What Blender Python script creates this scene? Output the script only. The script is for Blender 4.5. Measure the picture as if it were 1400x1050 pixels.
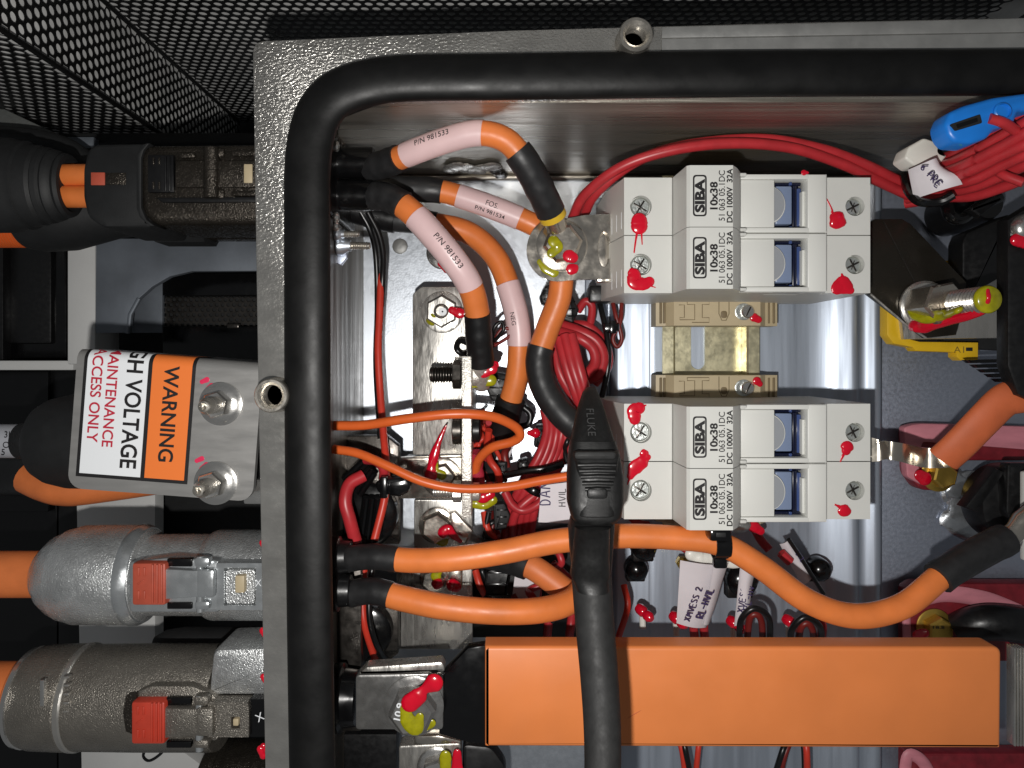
import bpy, bmesh, math, random
from mathutils import Vector, Matrix, noise
random.seed(7)
for o in list(bpy.data.objects): bpy.data.objects.remove(o)
scn = bpy.context.scene
COL = scn.collection
PI = math.pi
H = 280.0                       # camera height over the base plate, millimetres
FPX, CX, CY = 1000.0, 690.0, 490.0
S = 0.001                       # everything below is written in millimetres

# ---------------------------------------------------------------- camera, world, lamp, exposure
cam = bpy.data.cameras.new('camera'); cam_o = bpy.data.objects.new('camera', cam); COL.objects.link(cam_o)
cam_o.location = (0, 0, H*S)
cam.sensor_width = 36.0; cam.lens = FPX/1400*36.0
cam.shift_x = (700-CX)/1400; cam.shift_y = -(525-CY)/1400
cam.clip_start = 0.01; cam.clip_end = 20
scn.camera = cam_o
w = bpy.data.worlds.new('World'); scn.world = w; w.use_nodes = True
w.node_tree.nodes['Background'].inputs[0].default_value = (0.92, 0.96, 1.0, 1)
w.node_tree.nodes['Background'].inputs[1].default_value = 0.10
fl = bpy.data.lights.new('phone_flash', 'POINT'); fl.energy = 1.95; fl.shadow_soft_size = 0.0022; fl.color = (1.0, 0.975, 0.94)
fl_o = bpy.data.objects.new('phone_flash', fl); COL.objects.link(fl_o); fl_o.location = (-0.010, -0.025, 0.281)
vs = scn.view_settings
vs.view_transform = 'Standard'; vs.look = 'None'; vs.gamma = 1; vs.use_curve_mapping = False; vs.exposure = 0.0
scn.render.engine = 'CYCLES'

# ---------------------------------------------------------------- helpers
def q(z): return (H-z)/FPX
def P(x, y, z): return ((x-CX)*q(z), (CY-y)*q(z), z)
def lin(c):
    out = []
    for v in c[:3]:
        v = v/255.0
        out.append(v/12.92 if v <= 0.04045 else ((v+0.055)/1.055)**2.4)
    return (*out, 1)

MATS = {}
def mat(name, rgb, metal=0.0, rough=0.5, bump=0.0, bs=1.0, st=(1, 1, 1), cvar=0.0, cs=0.25, rvar=0.0, spec=0.5, coat=0.0,
        trans=0.0, aniso=0.0, sheen=0.0, rgb2=None, thr=None, scr=0.0):
    """procedural material: coords are object space in millimetres; bs/cs are noise scales in 1/mm"""
    m = bpy.data.materials.new(name); m.use_nodes = True
    nt = m.node_tree; b = nt.nodes['Principled BSDF']; L = nt.links.new
    tc = nt.nodes.new('ShaderNodeTexCoord'); mp = nt.nodes.new('ShaderNodeMapping')
    mp.inputs['Scale'].default_value = tuple(1000.0*s for s in st)
    L(tc.outputs['Object'], mp.inputs['Vector'])
    def nz(scale, detail=4, vec=None):
        n = nt.nodes.new('ShaderNodeTexNoise'); n.inputs['Scale'].default_value = scale; n.inputs['Detail'].default_value = detail
        L((vec or mp).outputs[0], n.inputs['Vector']); return n
    base = lin(rgb)
    b.inputs['Base Color'].default_value = base; b.inputs['Metallic'].default_value = metal
    b.inputs['Roughness'].default_value = rough; b.inputs['Specular IOR Level'].default_value = spec
    b.inputs['Coat Weight'].default_value = coat; b.inputs['Transmission Weight'].default_value = trans
    b.inputs['Coat Roughness'].default_value = 0.12
    if aniso: b.inputs['Anisotropic'].default_value = aniso
    if cvar or rgb2:
        n = nz(cs); r = nt.nodes.new('ShaderNodeMapRange')
        lo, hi = (thr if thr else (0.3, 0.7))
        r.inputs['From Min'].default_value = lo; r.inputs['From Max'].default_value = hi
        L(n.outputs['Fac'], r.inputs['Value'])
        mx = nt.nodes.new('ShaderNodeMix'); mx.data_type = 'RGBA'
        L(r.outputs['Result'], mx.inputs['Factor'])
        mx.inputs[6].default_value = tuple(min(1, v*(1-cvar)) for v in base[:3])+(1,)
        mx.inputs[7].default_value = lin(rgb2) if rgb2 else tuple(min(1, v*(1+cvar)) for v in base[:3])+(1,)
        L(mx.outputs[2], b.inputs['Base Color'])
    if rvar:
        n = nz(bs*0.37 if bs else 0.4); r = nt.nodes.new('ShaderNodeMapRange')
        r.inputs['From Min'].default_value = 0.3; r.inputs['From Max'].default_value = 0.7
        r.inputs['To Min'].default_value = max(0.03, rough-rvar); r.inputs['To Max'].default_value = min(1, rough+rvar)
        L(n.outputs['Fac'], r.inputs['Value']); L(r.outputs['Result'], b.inputs['Roughness'])
    if bump:
        n = nz(bs, 3); bp = nt.nodes.new('ShaderNodeBump'); bp.inputs['Strength'].default_value = min(1, bump); bp.inputs['Distance'].default_value = 0.00065 if name == 'flange_cast' else 0.0003
        L(n.outputs['Fac'], bp.inputs['Height']); L(bp.outputs['Normal'], b.inputs['Normal'])
    if name == 'flange_cast':            # rough cast corner, smoother machined run further down the side
        sp = nt.nodes.new('ShaderNodeSeparateXYZ'); L(tc.outputs['Object'], sp.inputs[0])
        mr = nt.nodes.new('ShaderNodeMapRange'); L(sp.outputs['Y'], mr.inputs['Value'])
        mr.inputs['From Min'].default_value = 0.0; mr.inputs['From Max'].default_value = 0.05
        mr.inputs['To Min'].default_value = 0.12; mr.inputs['To Max'].default_value = 1.0
        m2 = nt.nodes.new('ShaderNodeMapRange'); L(sp.outputs['X'], m2.inputs['Value'])
        m2.inputs['From Min'].default_value = 0.05; m2.inputs['From Max'].default_value = -0.05
        m2.inputs['To Min'].default_value = 0.15; m2.inputs['To Max'].default_value = 1.0
        pm = nt.nodes.new('ShaderNodeMath'); pm.operation = 'MULTIPLY'
        L(mr.outputs['Result'], pm.inputs[0]); L(m2.outputs['Result'], pm.inputs[1])
        for n_ in nt.nodes:
            if n_.bl_idname == 'ShaderNodeBump': L(pm.outputs[0], n_.inputs['Strength'])
    MATS[name] = m
    return m

# cable and wire jackets
mat('orange_jacket', (221, 122, 60), rough=0.42, bump=0.06, bs=0.8, cvar=0.10, cs=0.12, rvar=0.08)
mat('orange_deep', (220, 122, 66), rough=0.5, bump=0.05, bs=1.2, cvar=0.12, cs=0.1)
mat('orange_thin', (216, 98, 42), rough=0.36, cvar=0.06, cs=0.2, bump=0.04, bs=1.0)
mat('orange_cover', (229, 133, 72), rough=0.46, bump=0.05, bs=0.35, cvar=0.05, cs=0.06, rvar=0.06)
mat('orange_sleeve', (196, 98, 56), rough=0.62, bump=0.10, bs=1.5, cvar=0.10, cs=0.15)
mat('pink_label', (222, 190, 190), rough=0.36, bump=0.05, bs=0.5, cvar=0.04, cs=0.2)
mat('shrink', (34, 34, 35), rough=0.46, bump=0.22, bs=0.45, cvar=0.2, cs=0.4, rvar=0.14)
mat('shrink_dark', (20, 20, 21), rough=0.42, bump=0.12, bs=0.6, rvar=0.1)
mat('red_wire', (176, 44, 50), rough=0.38, cvar=0.12, cs=0.2, bump=0.03, bs=1.0)
mat('red_orange_wire', (196, 56, 40), rough=0.4, cvar=0.1, cs=0.2)
mat('dark_red_wire', (112, 30, 26), rough=0.42, cvar=0.1, cs=0.2)
mat('black_wire', (18, 18, 19), rough=0.32)
mat('red_shrink', (176, 44, 62), rough=0.45, bump=0.25, bs=0.8, cvar=0.2, cs=0.5)
mat('yellow_ring', (214, 176, 46), rough=0.45, bump=0.1, bs=1.0)
# plastics
mat('black_plastic', (17, 17, 18), rough=0.36, bump=0.05, bs=1.5, rvar=0.08)
mat('black_gloss', (12, 12, 13), rough=0.2, bump=0.03, bs=0.8, rvar=0.06)
mat('black_matte', (24, 25, 26), rough=0.62, bump=0.15, bs=2.0, cvar=0.2, cs=0.3)
mat('probe_black', (19, 19, 19), rough=0.5, bump=0.10, bs=2.5, rvar=0.08, cvar=0.15, cs=0.3)
mat('lead_black', (36, 36, 36), spec=0.3, rough=0.62, bump=0.14, bs=1.3, rvar=0.1, cvar=0.2, cs=0.3)
mat('gasket_rubber', (15, 15, 15), rough=0.46, bump=0.16, bs=0.35, rvar=0.1, cvar=0.18, cs=0.15, spec=0.28)
mat('fuse_grey', (206, 206, 201), rough=0.46, bump=0.05, bs=3.0, cvar=0.02, cs=0.15)
mat('fuse_panel', (214, 214, 209), rough=0.4, bump=0.03, bs=3.0)
mat('window_slate', (118, 132, 160), rough=0.3, bump=0.03, bs=1.0)
mat('window_navy', (16, 20, 42), rough=0.2)
mat('window_blue', (54, 72, 120), rough=0.12, coat=0.4)
mat('window_lens', (146, 149, 154), rough=0.25, coat=0.3)
mat('beige_plastic', (188, 172, 140), rough=0.48, bump=0.05, bs=3.0, cvar=0.04, cs=0.2)
mat('beige_groove', (120, 104, 76), rough=0.6)
mat('blue_plastic', (26, 116, 206), rough=0.34, bump=0.04, bs=0.6, cvar=0.08, cs=0.1)
mat('green_plastic', (70, 150, 90), rough=0.4)
mat('white_nylon', (222, 220, 212), rough=0.36, bump=0.05, bs=0.6)
mat('paper_label', (214, 208, 212), rough=0.55, bump=0.06, bs=0.4, cvar=0.04, cs=0.15)
mat('yellow_plastic', (226, 182, 30), rough=0.4, bump=0.05, bs=0.8, cvar=0.06, cs=0.15)
mat('latch_red', (178, 80, 60), rough=0.5, bump=0.06, bs=1.5, cvar=0.08, cs=0.3)
mat('latch_bright', (188, 62, 44), rough=0.45, bump=0.05, bs=1.5, cvar=0.06, cs=0.3)
mat('red_insulator', (122, 30, 40), rough=0.42, bump=0.25, bs=0.8, cvar=0.25, cs=0.25, rvar=0.1)
mat('pink_insulator', (206, 130, 142), rough=0.5, bump=0.10, bs=1.2, st=(0.3, 1, 1), cvar=0.12, cs=0.35)
mat('emboss_grey', (62, 62, 62), rough=0.5)
mat('ink_black', (16, 14, 16), rough=0.6)
mat('ink_purple', (52, 40, 84), rough=0.6)
mat('ink_red', (186, 34, 58), rough=0.55)
mat('sign_white', (232, 235, 238), rough=0.4)
mat('sign_orange', (236, 124, 56), rough=0.4)
mat('paint_red', (204, 12, 40), rough=0.2, coat=0.5, cvar=0.1, cs=0.3, bump=0.05, bs=0.4)
mat('paint_pink', (214, 50, 88), rough=0.3, cvar=0.1, cs=0.3)
mat('paint_yellow', (156, 152, 14), rough=0.25, coat=0.3, cvar=0.22, cs=0.4, bump=0.08, bs=0.5)
# metals
mat('flange_cast', (182, 180, 175), metal=0.8, rough=0.24, bump=1.0, bs=1.0, st=(1, 1.5, 1), cvar=0.15, cs=0.08, rvar=0.08)
mat('flange_plain', (150, 150, 148), metal=0.55, rough=0.46, bump=0.16, bs=0.8, cvar=0.10, cs=0.12, rvar=0.1)
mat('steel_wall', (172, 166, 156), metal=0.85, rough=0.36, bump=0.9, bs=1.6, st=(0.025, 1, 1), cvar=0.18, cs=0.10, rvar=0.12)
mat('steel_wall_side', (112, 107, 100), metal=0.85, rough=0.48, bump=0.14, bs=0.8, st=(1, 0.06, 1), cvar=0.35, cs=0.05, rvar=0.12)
mat('zinc_plate', (162, 169, 184), metal=0.75, rough=0.42, bump=0.12, bs=2.2, cvar=0.06, cs=0.05, rvar=0.08)
mat('zinc_bright', (206, 212, 220), metal=0.85, rough=0.36, bump=0.08, bs=1.4, cvar=0.03, cs=0.05, rvar=0.05)
mat('zinc_brushed', (178, 187, 200), metal=0.75, rough=0.46, bump=0.06, bs=0.9, st=(1, 0.05, 1), cvar=0.10, cs=0.3, rvar=0.1)
mat('gold_zinc', (216, 209, 176), metal=0.8, rough=0.38, bump=0.10, bs=1.2, cvar=0.14, cs=0.15, rvar=0.1)
mat('gold_bolt', (206, 172, 84), metal=0.85, rough=0.34, bump=0.06, bs=1.0, cvar=0.1, cs=0.3)
mat('nickel', (196, 193, 187), metal=0.8, rough=0.32, bump=0.18, bs=1.8, st=(1, 0.2, 1), cvar=0.08, cs=0.15, rvar=0.14)
mat('nickel_bright', (214, 206, 194), metal=0.95, rough=0.2, bump=0.10, bs=0.8, cvar=0.05, cs=0.2, rvar=0.08)
mat('tin_rough', (212, 208, 200), metal=0.75, rough=0.42, bump=0.7, bs=1.8, cvar=0.06, cs=0.5, rvar=0.1)
mat('chrome', (220, 218, 214), metal=0.92, rough=0.22, bump=0.18, bs=0.7, rvar=0.06)
mat('screw_zinc', (206, 210, 206), metal=0.8, rough=0.34, bump=0.5, bs=1.3, cvar=0.12, cs=0.8)
mat('dark_steel', (84, 80, 76), metal=0.9, rough=0.32, bump=0.1, bs=1.0, rvar=0.1)
mat('lug_steel', (150, 149, 147), metal=0.75, rough=0.3, bump=0.15, bs=1.0, cvar=0.15, cs=0.12, rvar=0.12)
mat('polished_strip', (214, 206, 192), metal=0.95, rough=0.2, rvar=0.04)
mat('dark_busbar', (52, 48, 42), metal=0.6, rough=0.26, bump=0.05, bs=0.4, cvar=0.1, cs=0.1, rvar=0.06)
mat('bracket_steel', (150, 149, 147), metal=0.45, rough=0.42, bump=0.12, bs=1.2, st=(0.2, 1, 1), cvar=0.06, cs=0.12, rvar=0.1)
mat('die_silver', (206, 208, 208), metal=0.72, rough=0.3, bump=0.95, bs=2.0, cvar=0.16, cs=0.14, rvar=0.14)
mat('die_smooth', (186, 190, 192), metal=0.7, rough=0.28, bump=0.14, bs=0.8, cvar=0.1, cs=0.2, rvar=0.1)
mat('die_bronze', (134, 129, 121), metal=0.65, rough=0.3, bump=0.95, bs=2.4, cvar=0.12, cs=0.15, rvar=0.14)
mat('die_dark', (68, 63, 57), metal=0.75, rough=0.24, bump=1.0, bs=2.2, cvar=0.15, cs=0.2, rvar=0.16)
mat('stud_steel', (182, 177, 168), metal=0.85, rough=0.28, bump=0.2, bs=1.0, cvar=0.15, cs=0.3, rvar=0.1)
mat('perf_black', (16, 16, 16), rough=0.42, bump=0.1, bs=1.0)
mat('perf_back', (228, 228, 226), rough=0.7, bump=0.2, bs=0.6, cvar=0.2, cs=0.1)
mat('chassis_white', (214, 214, 212), rough=0.55, bump=0.05, bs=0.5, cvar=0.05, cs=0.04)
mat('chassis_grey', (112, 118, 126), metal=0.4, rough=0.5, bump=0.1, bs=0.6, cvar=0.2, cs=0.06)
mat('grey_paint', (92, 94, 92), rough=0.6, bump=0.3, bs=1.5, cvar=0.1, cs=0.5)
mat('cable_grey', (168, 170, 176), rough=0.5, cvar=0.06, cs=0.1)
mat('silver_sealant', (186, 190, 194), metal=0.85, rough=0.3, bump=0.8, bs=0.35, cvar=0.15, cs=0.2)

# ---- shapes: every function returns (verts, faces) in millimetres
def from_bm(bm):
    bm.verts.index_update()
    v = [tuple(x.co) for x in bm.verts]; f = [tuple(a.index for a in x.verts) for x in bm.faces]
    bm.free(); return v, f
def join(*shapes):
    V, F = [], []
    for v, f in shapes:
        n = len(V); V += v; F += [tuple(i+n for i in x) for x in f]
    return V, F
def xform(s, M): return [tuple(M @ Vector(v)) for v in s[0]], s[1]
def move(s, d): return [(v[0]+d[0], v[1]+d[1], v[2]+d[2]) for v in s[0]], s[1]
def rotz(s, a, c=(0, 0)):
    ca, sa = math.cos(a), math.sin(a)
    return [(c[0]+(v[0]-c[0])*ca-(v[1]-c[1])*sa, c[1]+(v[0]-c[0])*sa+(v[1]-c[1])*ca, v[2]) for v in s[0]], s[1]
def box(x0, x1, y0, y1, z0, z1, b=0.3, seg=2):
    bm = bmesh.new(); bmesh.ops.create_cube(bm, size=1)
    for v in bm.verts:
        v.co = ((x0+x1)/2+v.co.x*(x1-x0), (y0+y1)/2+v.co.y*(y1-y0), (z0+z1)/2+v.co.z*(z1-z0))
    b = min(b, 0.45*min(abs(x1-x0), abs(y1-y0), abs(z1-z0)))
    if b > 0: bmesh.ops.bevel(bm, geom=list(bm.edges), offset=b, segments=seg, profile=0.5, affect='EDGES')
    bmesh.ops.recalc_face_normals(bm, faces=bm.faces)
    return from_bm(bm)
def pbox(x0, x1, y0, y1, zt, th, b=0.3, seg=2):
    """box whose top face fills a photo rectangle at height zt"""
    a = P(x0, y1, zt); c = P(x1, y0, zt)
    return box(a[0], c[0], a[1], c[1], zt-th, zt, b, seg)
def rounded(pts, r, n=5):
    """round the corners of a closed 2D polygon; r a number or a list"""
    out = []; m = len(pts)
    for i in range(m):
        rr = r[i] if isinstance(r, (list, tuple)) else r
        p = Vector(pts[i][:2]); a = (Vector(pts[i-1][:2])-p); c = (Vector(pts[(i+1) % m][:2])-p)
        if rr <= 0: out.append(tuple(p)); continue
        d = min(rr, a.length*0.48, c.length*0.48)
        s = p+a.normalized()*d; e = p+c.normalized()*d
        for k in range(n+1):
            t = k/n; out.append(tuple(s*(1-t)**2+p*2*t*(1-t)+e*t*t))
    return out
def prism(pts, z0, z1, b=0.2, holes=(), seg=2):
    bm = bmesh.new()
    if holes:
        es = []
        for loop in [pts]+list(holes):
            vs_ = [bm.verts.new((p[0], p[1], z1)) for p in loop]
            for i in range(len(vs_)): es.append(bm.edges.new((vs_[i], vs_[(i+1) % len(vs_)])))
        bmesh.ops.triangle_fill(bm, use_beauty=True, edges=es)
        r = bmesh.ops.extrude_face_region(bm, geom=list(bm.faces))
        for g in r['geom']:
            if isinstance(g, bmesh.types.BMVert): g.co.z = z0
    else:
        vs_ = [bm.verts.new((p[0], p[1], z1)) for p in pts]
        f = bm.faces.new(vs_)
        r = bmesh.ops.extrude_face_region(bm, geom=[f])
        for g in r['geom']:
            if isinstance(g, bmesh.types.BMVert): g.co.z = z0
        if b > 0:
            bm.normal_update()
            es = [e for e in bm.edges if abs(e.verts[0].co.z-z1) < 1e-6 and abs(e.verts[1].co.z-z1) < 1e-6]
            bmesh.ops.bevel(bm, geom=es, offset=b, segments=seg, profile=0.5, affect='EDGES')
    bmesh.ops.recalc_face_normals(bm, faces=bm.faces)
    return from_bm(bm)
def pprism(pts, zt, th, b=0.2, r=0, holes=(), n=5):
    """prism whose top outline is given in photo pixels at height zt"""
    loop = [P(x, y, zt)[:2] for x, y in pts]
    if r: loop = rounded(loop, r, n)
    hs = [[P(x, y, zt)[:2] for x, y in h] for h in holes]
    return prism(loop, zt-th, zt, b, hs)
def circle(cx, cy, r, n=24): return [(cx+r*math.cos(2*PI*k/n), cy+r*math.sin(2*PI*k/n)) for k in range(n)]
def frame(axis):
    a = Vector(axis).normalized()
    u = Vector((0, 0, 1)).cross(a)
    if u.length < 1e-4: u = Vector((1, 0, 0))
    u.normalize(); return a, u, a.cross(u)
def lathe(prof, base, axis=(0, 0, 1), n=32, rot=0.0, sq=None):
    """profile of (radius, height); sq=(su, sv) squashes the section"""
    a, u, v = frame(axis); b = Vector(base); V, F = [], []
    su, sv = sq or (1, 1)
    for r, h in prof:
        for k in range(n):
            t = 2*PI*k/n+rot
            V.append(tuple(b+a*h+u*(r*su*math.cos(t))+v*(r*sv*math.sin(t))))
    m = len(prof)
    for i in range(m-1):
        for k in range(n):
            F.append((i*n+k, i*n+(k+1) % n, (i+1)*n+(k+1) % n, (i+1)*n+k))
    F.append(tuple(range(n-1, -1, -1))); F.append(tuple(range((m-1)*n, m*n)))
    return V, F
def thread_prof(r, h, pitch=1.0, tip=0.6):
    p = [(r*0.8, 0)]; z = 0.0
    while z < h-tip-pitch*0.5:
        p += [(r*0.8, z+0.02), (r, z+pitch*0.42), (r, z+pitch*0.58)]; z += pitch
    p += [(r*0.86, z), (r*0.86, h-tip*0.5), (r*0.62, h)]
    return p
def hexp(r, h, c=0.12): return [(r*0.96, 0), (r, r*0.04), (r, h-r*c), (r*0.9, h)]
def catmull(pts, n=12):
    pts = [Vector(p) for p in pts]; out = []; us = []
    ext = [pts[0]*2-pts[1]]+pts+[pts[-1]*2-pts[-2]]
    for i in range(len(pts)-1):
        p0, p1, p2, p3 = ext[i:i+4]
        for k in range(n):
            t = k/n
            out.append(0.5*((2*p1)+(p2-p0)*t+(2*p0-5*p1+4*p2-p3)*t*t+(3*p1-p0-3*p2+p3)*t**3)); us.append(i+t)
    out.append(pts[-1]); us.append(len(pts)-1.0)
    return out, us
def frames(path):
    out = []; prev = Vector((0, 0, 1))
    for i in range(len(path)):
        t = (path[min(i+1, len(path)-1)]-path[max(i-1, 0)]).normalized()
        u = Vector((0, 0, 1))-t*t.z
        if u.length < 0.12: u = prev-t*prev.dot(t)
        u.normalize(); prev = u; out.append((t, t.cross(u)*-1, u))
    return [(t, u.cross(t), u) for t, s, u in out]
def tube(path, r, n=16, caps=True, flat=1.0):
    path = [Vector(p) for p in path]; fr = frames(path); V, F = [], []
    for i, p in enumerate(path):
        rr = r[i] if isinstance(r, (list, tuple)) else r
        t, s, u = fr[i]
        for k in range(n):
            a = 2*PI*k/n; V.append(tuple(p+s*(rr*math.cos(a))+u*(rr*flat*math.sin(a))))
    m = len(path)
    for i in range(m-1):
        for k in range(n): F.append((i*n+k, i*n+(k+1) % n, (i+1)*n+(k+1) % n, (i+1)*n+k))
    if caps: F.append(tuple(range(n-1, -1, -1))); F.append(tuple(range((m-1)*n, m*n)))
    return V, F
def ball(c, rx, ry, rz, n=18, m=10, nzs=0.0, seed=0):
    V, F = [], []
    for i in range(m+1):
        ph = PI*i/m
        for k in range(n):
            t = 2*PI*k/n; d = Vector((math.sin(ph)*math.cos(t), math.sin(ph)*math.sin(t), math.cos(ph)))
            f = 1+nzs*noise.noise(d*1.15+Vector((seed*7.3, seed*3.1, 0)))
            V.append((c[0]+d.x*rx*f, c[1]+d.y*ry*f, c[2]+d.z*rz))
    for i in range(m):
        for k in range(n): F.append((i*n+k, (i+1)*n+k, (i+1)*n+(k+1) % n, i*n+(k+1) % n))
    return V, F
_seed = [0]
def blob(pts, z, flat=0.45):
    """a run of paint: (px, py, radius px[, z]) points"""
    _seed[0] += 1
    if len(pts) == 1:
        x, y, r = pts[0][:3]; zz = pts[0][3] if len(pts[0]) > 3 else z
        rm = r*q(zz); c = P(x, y, zz)
        return ball(c, rm, rm*0.95, rm*flat, nzs=0.28, seed=_seed[0])
    ctr = [Vector(P(p[0], p[1], p[3] if len(p) > 3 else z)) for p in pts]
    rs = [p[2]*q(p[3] if len(p) > 3 else z) for p in pts]
    d0 = (ctr[0]-ctr[1]).normalized(); d1 = (ctr[-1]-ctr[-2]).normalized()
    path, us = catmull(ctr, 8); rad = []
    for u in us:
        i = min(int(u), len(rs)-2); t = u-i; t = t*t*(3-2*t); rad.append((rs[i]*(1-t)+rs[i+1]*t)*(1+0.14*noise.noise(Vector((u*2.1, _seed[0]*3.7, 0)))))
    pre = [(path[0]+d0*rad[0]*math.sin(a), rad[0]*math.cos(a)) for a in (1.5, 1.15, 0.75, 0.35)]
    post = [(path[-1]+d1*rad[-1]*math.sin(a), rad[-1]*math.cos(a)) for a in (0.35, 0.75, 1.15, 1.5)]
    path = [a for a, b in pre]+path+[a for a, b in post]; rad = [b for a, b in pre]+rad+[b for a, b in post]
    return tube(path, rad, 14, True, flat)
def textshape(s, size=1.0, length=None, bold=0.0, ext=0.03, align='CENTER', sx=None):
    """flat lettering, baseline along +x, cap height = size, centred on the cap height; returned in mm"""
    c = bpy.data.curves.new('t', 'FONT'); c.body = s; c.size = 1.0; c.align_x = 'LEFT'; c.offset = bold; c.resolution_u = 4
    o = bpy.data.objects.new('t', c); COL.objects.link(o)
    bpy.context.view_layer.update()
    me = o.evaluated_get(bpy.context.evaluated_depsgraph_get()).to_mesh()
    V = [tuple(v.co) for v in me.vertices]; F = [tuple(p.vertices) for p in me.polygons]
    bpy.data.objects.remove(o); bpy.data.curves.remove(c)
    x0 = min(v[0] for v in V); x1 = max(v[0] for v in V)
    cap = 0.69; k = size/cap; kx = (length/(x1-x0)) if length else k*(sx or 1)
    off = {'CENTER': (x0+x1)/2, 'LEFT': x0, 'RIGHT': x1}[align]
    V = [((v[0]-off)*kx, (v[1]-cap/2)*k, 0) for v in V]
    return V, F
def subdiv(s, L):
    bm = bmesh.new(); vs_ = [bm.verts.new(v) for v in s[0]]
    for f in s[1]:
        try: bm.faces.new([vs_[i] for i in f])
        except ValueError: pass
    for _ in range(4):
        es = [e for e in bm.edges if e.calc_length() > L]
        if not es: break
        bmesh.ops.subdivide_edges(bm, edges=es, cuts=1); bmesh.ops.triangulate(bm, faces=bm.faces)
    return from_bm(bm)
def place2d(s, x, y, z, ang): return move(rotz(s, ang), (x, y, z))
STROKE = {'X': [[(0, 0), (.6, 1)], [(0, 1), (.6, 0)]], 'M': [[(0, 0), (.1, 1), (.35, .4), (.6, 1), (.7, 0)]], 'V': [[(0, 1), (.3, 0), (.6, 1)]],
          'E': [[(.55, 1), (0, 1), (0, 0), (.55, 0)], [(0, .5), (.45, .5)]], 'S': [[(.55, .9), (.25, 1), (.05, .75), (.5, .4), (.45, .08), (.05, .05)]],
          '2': [[(0, .8), (.25, 1), (.5, .75), (0, 0), (.6, .02)]], 'R': [[(0, 0), (0, 1), (.45, .9), (.4, .55), (0, .5), (.55, 0)]], 'L': [[(0, 1), (0, 0), (.5, .03)]],
          '-': [[(0, .5), (.5, .5)]], 'H': [[(0, 0), (0, 1)], [(.5, 0), (.5, 1)], [(0, .5), (.5, .5)]], 'I': [[(.1, 0), (.1, 1)]],
          'D': [[(0, 0), (0, 1), (.4, .85), (.5, .4), (.3, .05), (0, 0)]], 'A': [[(0, 0), (.3, 1), (.6, 0)], [(.15, .4), (.5, .4)]], 'U': [[(0, 1), (0, .2), (.25, 0), (.5, .2), (.5, 1)]],
          'P': [[(0, 0), (0, 1), (.45, .9), (.4, .5), (0, .45)]], '6': [[(.45, 1), (.1, .6), (0, .2), (.25, 0), (.45, .2), (.3, .45), (.05, .3)]], ' ': []}
def handwriting(s, cap, wdt=0.12):
    """strokes along +x from 0, cap height cap"""
    sh = []; x = 0
    for ch in s:
        st_ = STROKE[ch]; wmax = max([p[0] for l in st_ for p in l] or [0.4])
        for l in st_:
            pth = [Vector(((x+p[0]+random.uniform(-.03, .03))*cap, (p[1]+random.uniform(-.04, .04))*cap, 0)) for p in l]
            pth = catmull(pth, 3)[0]
            sh.append(tube(pth, wdt*cap*0.55, 6, True, 0.25))
        x += wmax+0.28
    return join(*sh), x*cap

def mk(name, shape, m, parent=None, smooth=35):
    V, F = shape
    org = parent['_o'] if parent is not None else None
    me = bpy.data.meshes.new(name)
    ox, oy, oz = org if org else (0, 0, 0)
    me.from_pydata([((v[0]-ox)*S, (v[1]-oy)*S, (v[2]-oz)*S) for v in V], [], F)
    me.materials.append(MATS[m]); me.polygons.foreach_set('use_smooth', [True]*len(me.polygons))
    me.update()
    me.set_sharp_from_angle(angle=math.radians(smooth))
    o = bpy.data.objects.new(name, me); COL.objects.link(o)
    if parent is not None: o.parent = parent['e']; 
    return {'e': o, '_o': (ox, oy, oz)}
def tag(o, label, cat, group=None):
    e = o['e']; e['label'] = label; e['category'] = cat
    if group: e['group'] = group
    return o
def thing(name, label, cat, base, group=None):
    e = bpy.data.objects.new(name, None); COL.objects.link(e); e.location = (base[0]*S, base[1]*S, base[2]*S); e.empty_display_size = 0.005
    o = {'e': e, '_o': tuple(base)}
    return tag(o, label, cat, group)
def solo(name, shape, m, label, cat, group=None, smooth=35):
    """a thing that is one mesh, its origin at its own base centre"""
    V = shape[0]; c = [sum(v[i] for v in V)/len(V) for i in range(2)]+[min(v[2] for v in V)]


    me = bpy.data.meshes.new(name)
    me.from_pydata([((v[0]-c[0])*S, (v[1]-c[1])*S, (v[2]-c[2])*S) for v in V], [], shape[1])
    me.materials.append(MATS[m]); me.polygons.foreach_set('use_smooth', [True]*len(me.polygons)); me.update()
    me.set_sharp_from_angle(angle=math.radians(smooth))
    e = bpy.data.objects.new(name, me); COL.objects.link(e); e.location = tuple(v*S for v in c)
    return tag({'e': e, '_o': tuple(c)}, label, cat, group)
def structure(name, shape, m, smooth=35):
    o = mk(name, shape, m, None, smooth); o['e']['kind'] = 'structure'; return o
def copy_thing(o, d, label):
    e = o['e']; c = e.copy(); COL.objects.link(c); c.location = e.location+Vector(d)*S; c['label'] = label
    for ch in list(e.children):
        k = ch.copy(); COL.objects.link(k); k.parent = c
        for g in list(ch.children):
            g2 = g.copy(); COL.objects.link(g2); g2.parent = k
    b = o['_o']; return {'e': c, '_o': (b[0]+d[0], b[1]+d[1], b[2]+d[2])}
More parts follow.
